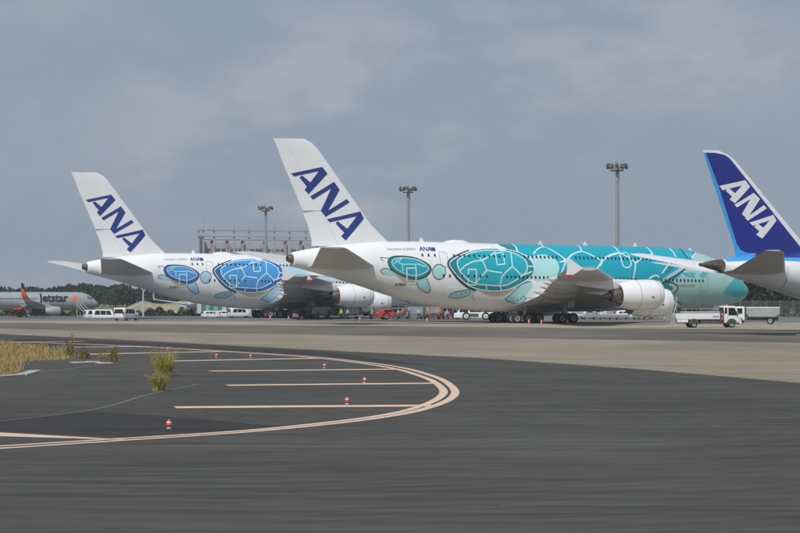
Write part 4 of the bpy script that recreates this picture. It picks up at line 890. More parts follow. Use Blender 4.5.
def wood(name, spots, label, seed, leaf_s, nleaf, m=leaf):
    rnd = random.Random(seed); V = []; Fc = []; mi = []
    tr = MB()
    for (x, y, z0, H, kind) in spots:
        tr.tube((x, y, z0), (x, y, z0+H*.8), .22, .06, 6)
        if kind == 0:      # broadleaf: several lobes
            lobes = [(rnd.uniform(-.32, .32)*H*.6, rnd.uniform(-.3, .3)*H*.5, H*rnd.uniform(.35, .82), H*rnd.uniform(.17, .27)) for _ in range(6)]+[(0, 0, H*.8, H*.2)]
            for (lx, ly, lz, lr) in lobes:
                tr.tube((x, y, z0+H*.35), (x+lx, y+ly, z0+lz), .10, .04, 4)
                for _ in range(nleaf//7):
                    d = Vector((rnd.gauss(0, 1), rnd.gauss(0, 1), rnd.gauss(0, 1))).normalized()*lr*rnd.uniform(.72, 1.05); d.z *= .85
                    quad(V, Fc, Vector((x+lx, y+ly, z0+lz))+d, leaf_s*rnd.uniform(.6, 1.25), rnd)
        else:              # conifer: tiers narrowing to the top
            for _ in range(nleaf):
                t = rnd.random()**.8; zz = H*(.12+.88*t); rr = (1-t)**.8*H*.21*(.75+.35*math.sin(t*26+x))*rnd.uniform(.5, 1.05)+.1; a = rnd.uniform(0, 6.28)
                quad(V, Fc, Vector((x+rr*math.cos(a), y+rr*math.sin(a), z0+zz)), leaf_s*rnd.uniform(.5, 1.0)*(1.05-.5*t), rnd)
    b0 = len(V); V += tr.v; nl = len(Fc); Fc += [tuple(i+b0 for i in f) for f in tr.f]
    o = link(name, mesh(name, V, Fc, [m, bark], False, [0]*nl+[1]*(len(Fc)-nl))); tag(o, label, 'wood', kind='stuff'); return o
rnd = random.Random(3)
spots = []
for k in range(430):
    d = rnd.uniform(840, 910); px = -60+rnd.random()*520; x = (px-400)/FP*d
    top = 285.0+2.2*math.sin(px*.05)+1.2*math.sin(px*.13+1)+abs(rnd.gauss(0, 2.6))-(0 if px < 150 else -2)
    H = CH+(YH-top)/FP*d; spots.append((x, d, 0, max(5.5, H), 1 if rnd.random() < .6 else 0))
wood('wood', spots, 'dark wooded skyline along the far edge of the airfield', 5, .55, 260)
spots = []
for k in range(360):
    d = rnd.uniform(462, 500); px = 296+rnd.random()*640; x = (px-400)/FP*d; H = rnd.uniform(3.2, 9.3) if px > 680 else rnd.uniform(3.0, 4.8); spots.append((x, d, 0, H, 1 if rnd.random() < .3 else 0))
wood('wood', spots, 'dark wood close behind the turquoise nose and the fence', 6, .42, 420)
# earth bank and low hedge on the left
def bank():
    rnd = random.Random(4); d0 = 610.; V = []; nx_ = 70; rows = [(0, -1.1), (3, 1.2), (6, 2.35), (9, 2.8), (14, 2.7), (22, 1.5), (30, -1.2)]
    for j, (dy, z) in enumerate(rows):
        for i in range(nx_+1):
            px = 104+i*(345-104)/nx_; t = i/nx_; env = min(1, t*7)*(1 if t < .75 else max(0, (1-t)*4)); x = (px-400)/FP*d0
            zz = -1.1+(z+1.1)*env*(.86+.12*math.sin(px*.11)+.06*rnd.uniform(-1, 1)); V.append((x, d0+dy+rnd.uniform(-.4, .4), zz))
    f = [(j*(nx_+1)+i, j*(nx_+1)+i+1, (j+1)*(nx_+1)+i+1, (j+1)*(nx_+1)+i) for j in range(len(rows)-1) for i in range(nx_)]
    m = mat('pale_earth', (0.36, 0.33, 0.26), .95, scale=.35, col2=(0.20, 0.20, 0.12), bump=.4); tag(link('earth_bank', mesh('earth_bank', V, f, m, True)), kind='structure')
bank()
hedge_m = leaf_mat('hedge_foliage', (0.045, 0.055, 0.02), (0.14, 0.13, 0.055), .5)
def hedge(name, px0, px1, d, z1, label, seed, n, s=.35, depth=3.0):
    rnd = random.Random(seed); V = []; Fc = []
    for _ in range(n):
        px = rnd.uniform(px0, px1); y = d+rnd.uniform(0, depth); x = (px-400)/FP*y; hh = z1*(.65+.25*math.sin(x*.7)+.2*math.sin(x*2.3+1))
        quad(V, Fc, Vector((x, y, gz(x, y)+rnd.random()**.7*max(.25, hh))), s*rnd.uniform(.6, 1.2), rnd)
    o = link(name, mesh(name, V, Fc, hedge_m)); tag(o, label, 'hedge', kind='stuff')
hedge('hedge', -20, 345, 572, 2.2, 'low scrubby hedge along the foot of the pale earth bank', 9, 9000)
hedge('grass_verge', 640, 860, 414, .5, 'grassy verge in front of the fence by the dark wood', 10, 3000, .22, 8)
# fence before the right-hand wood
fence_m = mat('weathered_green_grey_fence', (0.12, 0.135, 0.13), .6)
def fence():
    d = 436.; x0, x1 = (700-400)/FP*d, (860-400)/FP*d; r = empty('fence', ((x0+x1)/2, d, 0)); tag(r, 'tall grey palisade fence in front of the dark wood at right', 'fence')
    w = x1-x0; pm = MB(); pm.box(-.07, .07, -.07, .07, 0, 3.0); me = pm.mesh('post', [fence_m]); n = 13
    for k in range(n): link('post', me, r, (-w/2+k*w/(n-1), 0, 0))
    for k in range(n-1):
        b = MB(); L_ = w/(n-1)
        for z in (.3, 1.5, 2.7): b.box(.08, L_-.08, -.03, .03, z, z+.06)
        for i in range(14): b.box(.12+i*(L_-.24)/13-.03, .12+i*(L_-.24)/13+.03, -.05, -.03, .1, 2.9)
        b.obj('panel', fence_m, r, (-w/2+k*L_, 0, 0))
fence()
# dry grass and weeds on the left
dry = leaf_mat('dry_grass', (0.46, 0.33, 0.15), (0.24, 0.20, 0.08), .7); weed_m = leaf_mat('weed_leaves', (0.12, 0.12, 0.035), (0.27, 0.22, 0.08), 1.5); weed_y = leaf_mat('yellowing_weed', (0.30, 0.29, 0.05), (0.46, 0.38, 0.12), 1.5); pod = leaf_mat('seed_heads', (0.36, 0.25, 0.12), (0.24, 0.17, 0.08), 2)
def blade(V, Fc, base, h, lean, w, rnd):
    a = rnd.uniform(0, 6.28); side = Vector((math.cos(a), math.sin(a), 0))*w; b = len(V); l = Vector((lean[0], lean[1], 0))
    p1 = base+Vector((0, 0, h*.55))+l*.3*h; p2 = base+Vector((0, 0, h))+l*h
    V += [tuple(base-side), tuple(base+side), tuple(p1+side*.7), tuple(p1-side*.7), tuple(p2)]; Fc += [(b, b+1, b+2, b+3), (b+3, b+2, b+4)]
def grass_patch():
    rnd = random.Random(12); V = []; Fc = []
    poly = gl([(-90, 345), (20, 347), (40, 349.5), (58, 354), (66, 358.5), (56, 359.6), (40, 360.2), (20, 361.5), (9, 364), (5, 368), (9, 372), (14, 375), (-90, 383)])
    xs_ = [p[0] for p in poly]; ys_ = [p[1] for p in poly]
    def inside(x, y):
        c = False
        for (x1, y1), (x2, y2) in zip(poly, poly[1:]+poly[:1]):
            if (y1 > y) != (y2 > y) and x < (x2-x1)*(y-y1)/(y2-y1)+x1: c = not c
        return c
    n = 0
    while n < 26000:
        x, y = rnd.uniform(min(xs_), max(xs_)), rnd.uniform(min(ys_), max(ys_))
        if not inside(x+rnd.gauss(0, .35), y+rnd.gauss(0, 1.2)): continue
        n += 1; h = rnd.uniform(.10, .50)*(.8+.5*math.sin(x*.9+1)*math.sin(y*.33)+.3*math.sin(x*2.7))
        blade(V, Fc, Vector((x, y, .0)), max(.10, h), (rnd.uniform(-.5, .5), rnd.uniform(-.4, .4)), rnd.uniform(.012, .03), rnd)
    tag(link('dry_grass', mesh('dry_grass', V, Fc, dry)), 'dry tan grass on the island at the left edge', 'grass', kind='stuff')
    soil = mat('dry_soil', (0.26, 0.20, 0.12), .95, scale=1.5, col2=(0.16, 0.13, 0.07)); sheet('grass_island', poly, .006, soil)
grass_patch()
def plant(px, py, top, width, label, name, seed, n, m, kind='tuft'):
    rnd = random.Random(seed); p = G(px, py); H = (py-top)/FP*p.y; w = width/FP*p.y
    r = empty(name, p); tag(r, label, 'weed', 'weeds growing through the pavement'); V = []; Fc = []; st = MB(); SV = []; SF = []
    if kind == 'tuft':
        for _ in range(n):
            a = rnd.uniform(0, 6.28); rr = w*.22*math.sqrt(rnd.random()); ln = rnd.uniform(0, .5*w/H)
            b_ = Vector((rr*math.cos(a), rr*math.sin(a), 0)); h_ = H*rnd.uniform(.35, 1.0)
            blade(V, Fc, b_, h_, (ln*math.cos(a), ln*math.sin(a)), rnd.uniform(.006, .013), rnd)
            if rnd.random() < .35: 
                for q in range(3): quad(SV, SF, b_+Vector((ln*math.cos(a)*h_, ln*math.sin(a)*h_, h_*(1-.06*q))), .022, rnd)
        for _ in range(6): a = rnd.uniform(0, 6.28); st.tube((0, 0, 0), (w*.2*math.cos(a), w*.2*math.sin(a), H*.6), .012, .005, 4)
    else:
        for s in range(5):
            a = rnd.uniform(0, 6.28); l = rnd.uniform(0, .3)*w; hh = H*(1 if s == 0 else rnd.uniform(.45, .8)); tip = Vector((l*math.cos(a), l*math.sin(a), hh)); st.tube((0, 0, 0), tip, .02, .006, 4)
            for _ in range(n//5):
                t = rnd.uniform(.08, 1); c = tip*t; rr = w*.5*(1-t*.8)*rnd.random()**.6; b = rnd.uniform(0, 6.28)
                quad(V, Fc, c+Vector((rr*math.cos(b), rr*math.sin(b), rnd.uniform(-.03, .03))), rnd.uniform(.018, .05), rnd)
        for _ in range(n//3):
            a = rnd.uniform(0, 6.28); l = rnd.uniform(0, .6)*w/H; q_ = H*rnd.uniform(.25, .85); blade(SV, SF, Vector((rnd.uniform(-.2, .2)*w, rnd.uniform(-.2, .2)*w, 0)), q_, (l*math.cos(a), l*math.sin(a)), .008, rnd)
    tag(link('foliage', mesh('foliage', V, Fc, m), r), kind='stuff'); st.obj('stem', bark, r)
    if SV: tag(link('seed_heads', mesh('seed_heads', SV, SF, pod), r), kind='stuff')
plant(70, 357.5, 333, 17, 'tall dark pointed weed at the end of the dry grass', 'tall_weed', 21, 420, weed_m, 'bush')
plant(84, 359, 346, 18, 'low spreading weed beside the tall pointed one', 'low_weed', 22, 380, weed_m, 'bush')
plant(113, 362, 343.5, 16, 'upright weed midway along the pavement seam', 'upright_weed', 23, 360, weed_m, 'bush')
plant(103, 361, 351, 14, 'small straw-coloured tuft left of the upright weed', 'straw_tuft', 24, 160, dry)
plant(164, 376, 346, 34, 'tall tawny grass tuft, the larger of the pair on the asphalt', 'grass_tuft', 25, 520, weed_y)
plant(158.5, 391, 372, 26, 'shorter yellow-green grass tuft in front of the tall tawny one', 'grass_tuft', 26, 520, weed_y)
kb = mat('pale_kerb_concrete', (0.42, 0.40, 0.36), .9, var=.12, scale=2)
b = MB(); k0 = G(-70, 381); k1 = G(14, 375.5); k2 = G(30, 371); 
for a_, b_ in ((k0, k1), (k1, k2)):
    d = (b_-a_); nrm = Vector((-d.y, d.x, 0)).normalized()*-.55; v = [a_, b_, b_+nrm, a_+nrm]; b.add([(p.x, p.y, .0) for p in v]+[(p.x, p.y, .05) for p in v], [(0, 3, 2, 1), (4, 5, 6, 7), (0, 1, 5, 4), (1, 2, 6, 5), (2, 3, 7, 6), (3, 0, 4, 7)])
tag(b.obj('kerb', kb), kind='structure')
for q, (px, py) in enumerate(((78, 363.6), (92, 363), (104, 364.2))):
    b = MB(); rnd = random.Random(q); b.lathe([(0, .22), (.05, .25), (.10, .16)], 9, 0, 'z'); o = b.obj('broken_concrete', kb, None, G(px, py)); o.scale = (2.1, 1.0, 1); tag(o, ['left', 'middle', 'right'][q]+'most flat lump of broken concrete by the weeds', 'concrete lump', 'lumps of broken concrete by the weeds')

# ------------------------------------------------------------------ red edge markers and traffic cones
def edge_marker_meshes():
    b = MB(); b.lathe([(0, .085), (.02, .085), (.03, .05), (.09, .05)], 20, 0, 'z'); base = b.mesh('base', [cone_white], True)
    b = MB(); b.lathe([(.08, .085), (.11, .105), (.19, .085), (.28, .045), (.31, .012)], 20, 0, 'z'); top = b.mesh('cap', [cone_red], True)
    b = MB(); b.lathe([(.19, .086), (.195, .09), (.225, .074), (.225, .068)], 20, 0, 'z'); band = b.mesh('band', [cone_white], True)
    return base, top, band
EM = edge_marker_meshes()
for px, py, lb, sc in ((169, 428.5, 'nearest red edge marker, alone on the dark asphalt at left', 1), (347, 404.2, 'red edge marker on the longest shoulder stripe', 1), (364.7, 383, 'red edge marker near the right end of the second stripe', 1), (324.5, 368, 'red edge marker just above the third shoulder stripe', 1), (250.7, 358, 'red edge marker at the fourth stripe, right of two', 1), (216.4, 357.6, 'red edge marker at the fourth stripe, left of two', 1), (168, 350.4, 'farthest red edge marker, above the tawny grass tuft', 1)):
    r = empty('edge_marker', G(px, py)); tag(r, lb, 'edge marker', 'red markers on the shoulder stripes')
    for nm, me in zip(('base', 'cap', 'band'), EM): o = link(nm, me, r); o.scale = (.82, .82, .80)
b = MB(); b.box(-.19, .19, -.19, .19, 0, .035); CB = b.mesh('base', [cone_red])
b = MB(); b.lathe([(.03, .15), (.05, .14), (.70, .03), (.71, .02)], 16, 0, 'z'); CC = b.mesh('cone_body', [cone_red], True)
b = MB(); b.lathe([(.28, .109), (.285, .112), (.47, .082), (.47, .076)], 16, 0, 'z'); CW = b.mesh('band', [cone_white], True)
for px, py, lb in ((529, 323.6, 'left traffic cone by the near main wheels of the turquoise airliner'), (541.5, 323.8, 'middle traffic cone between the main wheels of the turquoise airliner'), (567.5, 324.2, 'right traffic cone at the wing wheels of the turquoise airliner'), (427, 322, 'traffic cone under the belly of the turquoise airliner, ahead of its tail'), (360, 321, 'traffic cone below the engine of the blue-shelled airliner'), (270, 319.4, 'left traffic cone by the wheels of the blue-shelled airliner'), (288.5, 319.8, 'middle traffic cone by the wheels of the blue-shelled airliner'), (301.5, 319.8, 'right traffic cone by the wheels of the blue-shelled airliner')):
    r = empty('traffic_cone', G(px, py)); tag(r, lb, 'traffic cone', 'traffic cones round the parked airliners')
    for nm, me in (('base', CB), ('cone_body', CC), ('band', CW)): o = link(nm, me, r)
    r.scale = (1.15, 1.15, 1.0)

# ------------------------------------------------------------------ vehicles
def vehicle(name, px, py, rz, label, cat, group=None, z=None, d=None):
    p = G(px, py) if d is None else Vector(((px-400)/FP*d, d, 0)); p.z = gz(p.x, p.y); r = empty(name, p, R(rz)); tag(r, label, cat, group); return r
def wheels(r, spots, rad, w=.26):
    for x, y in spots: link('wheel', wheel_mesh(rad, w), r, (x, y, rad))
def panes(r, lst, m=glass):
    """lst of (name, 4 corner points)"""
    for nm, pts in lst:
        P = [Vector(p) for p in pts]; n = (P[1]-P[0]).cross(P[2]-P[0]).normalized()*.012; b = MB(); k = len(P)
        b.add([p-n for p in P]+[p+n for p in P], [tuple(range(k-1, -1, -1)), tuple(range(k, 2*k))]+[(i, (i+1) % k, (i+1) % k+k, i+k) for i in range(k)]); b.obj(nm, m, r)
def van(px, py, rz, label, L_=4.7, W_=1.8, H_=1.9, paint=veh_white, d=None, group=None, name='van', kind='mini'):
    r = vehicle(name, px, py, rz, label, 'car' if kind == 'car' else 'van', group, d=d); l = L_/2; w = W_/2; g = .32
    if kind == 'car': prof = [(l, g+.05), (l, .75), (l-.35, .88), (l-1.15, 1.0), (l-1.95, H_-.05), (l-2.4, H_), (-l+.9, H_), (-l+.45, H_-.12), (-l+.05, 1.0), (-l, .6), (-l+.05, g)]; fx = (l-1.2, l-1.95); top = H_
    else: prof = [(l, g+.05), (l, .8), (l-.15, 1.0), (l-.75, 1.12), (l-1.45, H_-.06), (l-1.9, H_), (-l+.35, H_), (-l+.12, H_-.15), (-l, 1.0), (-l, g)]; fx = (l-.78, l-1.45); top = H_
    b = MB(); b.prism(prof, -w, w); b.obj('body', paint, r, bevel=.07, smooth=True)
    zw0, zw1 = 1.08 if kind != 'car' else 1.0, top-.2
    for s in (1, -1):
        ys = s*(w+.004); x1 = fx[0]-.25; n = 3; span = (x1-.2)-(-l+.45)
        for k in range(n):
            a = -l+.45+k*span/n+.05; e = -l+.45+(k+1)*span/n-.05
            panes(r, [('side_window', [(a, ys, zw0), (e, ys, zw0), (e-(.45 if k == n-1 else 0), ys, zw1), (a+(.2 if k == 0 else 0), ys, zw1)])])
        m_ = MB(); m_.box(fx[0]-.1, fx[0]+.1, s*(w+.02), s*(w+.2), 1.0, 1.18); m_.obj('mirror', paint, r, bevel=.02)
        m_ = MB(); m_.box(l-.25, l+.01, s*(w-.42), s*(w-.04), .66, .84); m_.obj('headlight', lamp_clear, r, bevel=.02)
        m_ = MB(); m_.box(-l-.015, -l+.1, s*(w-.2), s*(w-.02), .8, 1.35); m_.obj('tail_light', lamp_red, r, bevel=.02)
    panes(r, [('windscreen', [(fx[0]+.02, -w+.15, 1.1), (fx[0]+.02, w-.15, 1.1), (fx[1]+.04, w-.22, top-.1), (fx[1]+.04, -w+.22, top-.1)]), ('rear_window', [(-l-.012, w-.15, 1.12), (-l-.012, -w+.15, 1.12), (-l+.08, -w+.2, top-.2), (-l+.08, w-.2, top-.2)])])
    m_ = MB(); m_.box(-l-.06, -l+.05, -w+.03, w-.03, .32, .58); m_.obj('bumper', veh_grey, r, bevel=.03)
    m_ = MB(); m_.box(-l-.02, -l+.0, -.25, .25, .75, .92); m_.obj('number_plate', cone_white, r)
    wheels(r, [(l-.85, w-.11), (l-.85, -w+.11), (-l+.8, w-.11), (-l+.8, -w+.11)], .33, .22); return r
van(126.3, 320.7, 68, 'white minivan seen from behind, at the edge of the left apron', 4.7, 1.8, 1.95)
van(106, 0, -4, 'white box van parked ahead of the silver jet', 5.4, 1.9, 2.15, d=470)
van(95, 0, 25, 'white minibus half hidden behind the box van, beside the jet nose', 4.6, 1.8, 2.0, d=486)
def utility_truck():
    r = vehicle('service_truck', 706, 327.6, 8, 'white aircraft service truck with long low body, in front of the turquoise nose', 'truck')
    # cab at +x
    b = MB(); b.prism([(3.75, .55), (3.8, 1.15), (3.62, 1.45), (3.3, 2.38), (3.1, 2.5), (1.85, 2.5), (1.8, .55)], -1.02, 1.02); b.obj('cab', veh_white, r, bevel=.08, smooth=True)
    b = MB(); b.box(-3.8, 1.72, -1.05, 1.05, .95, 1.62); b.obj('body', veh_white, r, bevel=.05)
    b = MB(); b.box(-2.9, 1.6, -.95, .95, 1.62, 1.86); b.obj('tank_top', veh_grey, r, bevel=.06)
    b = MB(); b.box(-3.4, 3.4, -.42, .42, .5, .92); b.box(-.9, 1.5, -.9, .9, .45, .93); b.obj('chassis', grey_dark, r)
    for s in (1, -1):
        panes(r, [('side_window', [(2.36, s*1.028, 1.42), (3.42, s*1.028, 1.42), (3.12, s*1.028, 2.26), (2.36, s*1.028, 2.3)]), ('quarter_window', [(1.92, s*1.028, 1.6), (2.2, s*1.028, 1.6), (2.2, s*1.028, 2.3), (1.92, s*1.028, 2.3)])])
        m_ = MB(); m_.box(3.3, 3.38, s*1.06, s*1.28, 1.45, 1.9); m_.obj('mirror', grey_dark, r)
        m_ = MB(); m_.box(3.72, 3.81, s*.62, s*.95, .78, 1.0); m_.obj('headlight', lamp_clear, r, bevel=.02)
        for k in range(2): 
            m_ = MB(); m_.box(-1.2+.05+k*1.3, -.02+k*1.3, s*1.05, s*1.065, 1.02, 1.55); m_.obj('locker_door', veh_white, r)
        m_ = MB(); m_.box(1.35, 1.5, s*1.06, s*1.12, .4, 2.0); 
        for k in range(5): m_.box(1.5, 1.75, s*1.07, s*1.11, .5+k*.32, .55+k*.32)
        m_.box(1.72, 1.8, s*1.06, s*1.12, .4, 2.0); m_.obj('ladder', mat('maroon_ladder', (0.16, 0.05, 0.05), .5), r)
    panes(r, [('windscreen', [(3.66, -.9, 1.5), (3.66, .9, 1.5), (3.38, .86, 2.3), (3.38, -.86, 2.3)]), ('rear_window', [(1.79, .8, 1.7), (1.79, -.8, 1.7), (1.82, -.8, 2.3), (1.82, .8, 2.3)])])
    m_ = MB(); m_.box(3.7, 3.95, -1.0, 1.0, .42, .68); m_.obj('bumper', veh_white, r, bevel=.04)
    for k, (y, z) in enumerate(((-.6, 1.0), (.5, 1.0))):
        m_ = MB(); m_.lathe([(-.18, .35), (-.18, .5), (-.14, .5), (-.12, .3), (.12, .3), (.14, .5), (.18, .5), (.18, .35)], 20, 0, 'y'); m_.obj('hose_reel', steel, r, (-4.15, y, 1.02), smooth=True)
    m_ = MB(); m_.box(-4.6, -3.75, -1.0, 1.0, .5, .62); 
    for y in (-.95, 0, .95): m_.tube((-4.55, y, .6), (-4.55, y, 1.75), .035, None, 6)
    m_.tube((-4.55, -.95, 1.7), (-4.55, .95, 1.7), .035, None, 6); m_.tube((-4.55, -.95, 1.2), (-4.55, .95, 1.2), .03, None, 6); m_.obj('rear_platform', veh_grey, r)
    for s in (1, -1):
        m_ = MB(); 
        for x in (-2.6, -1.4, -.2, 1.0): m_.tube((x, s*.9, 1.85), (x, s*.9, 2.2), .025, None, 5)
        m_.tube((-2.7, s*.9, 2.18), (1.1, s*.9, 2.18), .03, None, 5); m_.obj('handrail', steel, r)
    bm = text_bm('ANA', .36, .008, .2); 
    for v in bm.verts: v.co = (v.co.x+.45, -1.072, v.co.y+1.16)
    me = bpy.data.meshes.new('lettering'); bm.to_mesh(me); bm.free(); me.materials.append(navy); link('lettering', me, r)
    m_ = MB(); m_.prism([(1.32, 1.14), (1.45, 1.42), (1.68, 1.42), (1.55, 1.14)], -1.075, -1.066); m_.obj('lettering_mark', navy, r)
    m_ = MB(); m_.lathe([(0, .12), (.12, .1), (.16, .03)], 12, 0, 'z'); m_.obj('beacon', orange, r, (2.5, 0, 2.5), smooth=True)
    for s in (1, -1):
        for x in (2.75, -1.7):
            m_ = MB(); pf = [(x+.62*math.cos(t*math.pi/10), .44+.62*math.sin(t*math.pi/10)) for t in range(11)]; m_.prism(pf, s*1.0, s*1.062); m_.obj('wheel_arch', grey_dark, r)
        m_ = MB(); m_.box(-3.7, -2.4, s*1.05, s*1.075, .62, .94); m_.obj('side_skirt', veh_white, r)
        m_ = MB(); m_.box(2.28, 2.31, s*1.022, s*1.03, .75, 2.3); m_.obj('door_gap', seam_m, r)
        m_ = MB(); m_.box(-3.83, -3.8, s*.7, s*1.0, 1.0, 1.2); m_.obj('tail_light', lamp_red, r)
    wheels(r, [(2.75, .96), (2.75, -.96)], .44, .28); wheels(r, [(-1.7, .96), (-1.7, -.96), (-1.7, .6), (-1.7, -.6)], .44, .26)
utility_truck()
def tank_truck():
    r = vehicle('tank_truck', 756.5, 324.2, 168, 'pale grey hopper truck with white cab behind the service truck', 'truck')
    b = MB(); b.prism([(2.9, .5), (2.95, 1.2), (2.7, 2.1), (2.5, 2.3), (1.5, 2.3), (1.45, .5)], -1.0, 1.0); b.obj('cab', veh_white, r, bevel=.07, smooth=True)
    b = MB(); b.prism([(1.25, 1.35), (1.25, 2.2), (-3.0, 2.2), (-3.0, 1.35), (-2.5, .95), (.9, .95)], -1.05, 1.05); b.obj('hopper', container_m, r, bevel=.05)
    b = MB(); b.box(-3.03, 1.28, -1.09, 1.09, 2.1, 2.24); b.obj('hopper_rim', veh_white, r)
    b = MB(); b.box(-2.8, 2.6, -.42, .42, .5, .93); b.obj('chassis', grey_dark, r)
    for s in (1, -1):
        panes(r, [('side_window', [(1.75, s*1.006, 1.35), (2.6, s*1.006, 1.35), (2.48, s*1.006, 2.05), (1.75, s*1.006, 2.1)])]); m_ = MB(); m_.box(2.9, 2.97, s*.6, s*.92, .72, .92); m_.obj('headlight', lamp_clear, r)
    panes(r, [('windscreen', [(2.93, -.88, 1.3), (2.93, .88, 1.3), (2.70, .84, 2.1), (2.70, -.84, 2.1)])])
    m_ = MB(); m_.box(2.85, 3.1, -1, 1, .4, .62); m_.obj('bumper', veh_grey, r, bevel=.03)
    wheels(r, [(2.1, .88), (2.1, -.88), (-1.8, .88), (-1.8, -.88)], .45, .3)
tank_truck()
def tow_tractor(px, py, rz, label, paint=veh_white, L_=7.2, H_=1.5, d=None):
    r = vehicle('tow_tractor', px, py, rz, label, 'tow tractor', d=d); l = L_/2
    b = MB(); b.prism([(l, .35), (l, 1.0), (l-.5, 1.15), (-l+1.8, 1.2), (-l+.1, 1.2), (-l, .9), (-l, .35)], -1.35, 1.35); b.obj('body', paint, r, bevel=.07)
    b = MB(); b.prism([(l-.5, 1.15), (l-.9, H_+.35), (l-2.3, H_+.35), (l-2.5, 1.17)], -1.1, 1.1); b.obj('cab', paint, r, bevel=.06)
    for s in (1, -1):
        panes(r, [('side_window', [(l-2.2, s*1.106, 1.22), (l-.8, s*1.106, 1.22), (l-1.0, s*1.106, H_+.22), (l-2.15, s*1.106, H_+.22)])])
        m_ = MB(); m_.box(-l+2.4, -l+3.8, s*1.35, s*1.37, .5, 1.0); m_.obj('louvre_panel', grey_dark, r); m_ = MB(); m_.box(l-.02, l+.02, s*.7, s*1.1, .6, .8); m_.obj('headlight', lamp_clear, r)
    panes(r, [('windscreen', [(l-.53, -.95, 1.25), (l-.53, .95, 1.25), (l-.84, .9, H_+.25), (l-.84, -.9, H_+.25)])])
    m_ = MB(); m_.lathe([(0, .12), (.14, .1), (.18, .03)], 10, 0, 'z'); m_.obj('beacon', orange, r, (l-1.6, 0, H_+.35), smooth=True)
    wheels(r, [(l-1.9, 1.2), (l-1.9, -1.2), (-l+1.3, 1.2), (-l+1.3, -1.2)], .62, .45); return r
tow_tractor(474, 0, 178, 'white tow tractor behind the rear wheels of the turquoise airliner', d=356, L_=6.2)
tow_tractor(386.5, 0, 12, 'red tow tractor below the far engine of the blue-shelled airliner', veh_red, 3.2, 1.3, d=362)
def dolly(px, d, rz, label, box=None, paint=steel, L_=3.4):
    r = vehicle('baggage_dolly', px, 0, rz, label, 'dolly', 'dollies and carts on the apron', d=d); l = L_/2
    b = MB(); b.box(-l, l, -.85, .85, .5, .62); 
    for x in (-l+.1, l-.1): b.tube((x, -.8, .6), (x, -.8, 1.75), .035, None, 5); b.tube((x, .8, .6), (x, .8, 1.75), .035, None, 5)
    b.tube((l, 0, .5), (l+1.1, 0, .35), .04, None, 5); b.obj('deck', paint, r)
    if box:
        b = MB(); b.prism([(-l+.15, .64), (l-.5, .64), (l-.15, 1.0), (l-.15, 2.1), (-l+.15, 2.1)], -.75, .75); b.obj('container', box, r, bevel=.03)
        b = MB(); b.box(-l+.4, l-.6, -.775, -.752, .85, 1.95); b.obj('container_door', veh_grey, r)
    else:
        b = MB(); b.box(-l, l, -.85, .85, 1.75, 1.83); b.obj('canopy', paint, r)
        for k in range(4):
            b = MB(); x = -l+.25+k*(L_-.5)/4; b.box(x, x+.6, -.55, .45, .63, 1.05+.2*(k % 2)); b.obj('suitcase', [navy, darkred, charcoal, veh_grey][k], r, bevel=.04)
    wheels(r, [(l-.5, .7), (l-.5, -.7), (-l+.5, .7), (-l+.5, -.7)], .24, .14); return r
dl = [(322, 372, 5, 'grey-green freight container on a dolly below the blue-shelled airliner wing', container_d, steel), (334, 376, 8, 'open baggage dolly behind the freight container', None, steel), (352, 372, 0, 'grey freight container dolly under the white engine', container_d, steel),
      (402, 368, 4, 'open baggage dolly nearest the red tow tractor', None, steel), (415, 372, 10, 'baggage dolly with container below the painted registration', container_d, steel), (440, 366, -4, 'open dolly with luggage under the belly, right of the traffic cone', None, darkred), (452, 370, 6, 'red-framed open dolly left of the white tow tractor', None, darkred)]
dl += [(393, 376, 20, 'dark open dolly between the red tow tractor and the next dolly', None, grey_dark), (424, 378, -8, 'dark open baggage dolly far under the belly, behind the orange-vested worker', None, grey_dark), (433, 372, 12, 'grey container dolly right of the lone traffic cone', container_d, grey_dark), (462, 376, 3, 'dark dolly half hidden behind the white tow tractor', None, grey_dark), (311, 378, 0, 'open dolly nearest the wheels of the blue-shelled airliner', None, grey_dark), (364, 376, 15, 'open dolly left of the red tow tractor, behind the yellow vest', None, grey_dark)]
for px, d, rz, lb, bx, pt in dl: dolly(px, d, rz, lb, bx, pt)
# parked cars and vans in the background
for px, d, rz, lb, k, pn, H in ((213, 430, 20, 'white car parked leftmost below the blue-shelled airliner', 'car', veh_white, 1.5), (226, 432, 12, 'second white car from the left below the blue-shelled airliner', 'car', veh_white, 1.5), (240, 430, 25, 'white van nearest the wheels of the blue-shelled airliner', 'mini', veh_white, 1.9),
                                (586, 372, 5, 'grey van seen behind the wing wheels of the turquoise airliner', 'mini', veh_grey, 1.9), (600, 378, 0, 'white van with a window row beside the exhaust of the turquoise airliner', 'mini', veh_white, 2.3), (628, 366, 3, 'low white car below the engine of the turquoise airliner', 'car', veh_white, 1.45), (656, 360, -6, 'white car at the front of the turquoise airliner engine', 'car', veh_white, 1.5)):
    van(px, 0, rz, lb, 4.5 if k == 'mini' else 4.3, 1.75, H, pn, d, None, 'car' if k == 'car' else 'van', k)
for px, d, lb in ((577, 368, 'white container cart just right of the wing wheels of the turquoise airliner'), (612, 370, 'white container cart below the exhaust plug of the turquoise airliner'), (646, 372, 'white container cart behind the low white car')): dolly(px, d, 4, lb, veh_white, pale_wall, 3.0)
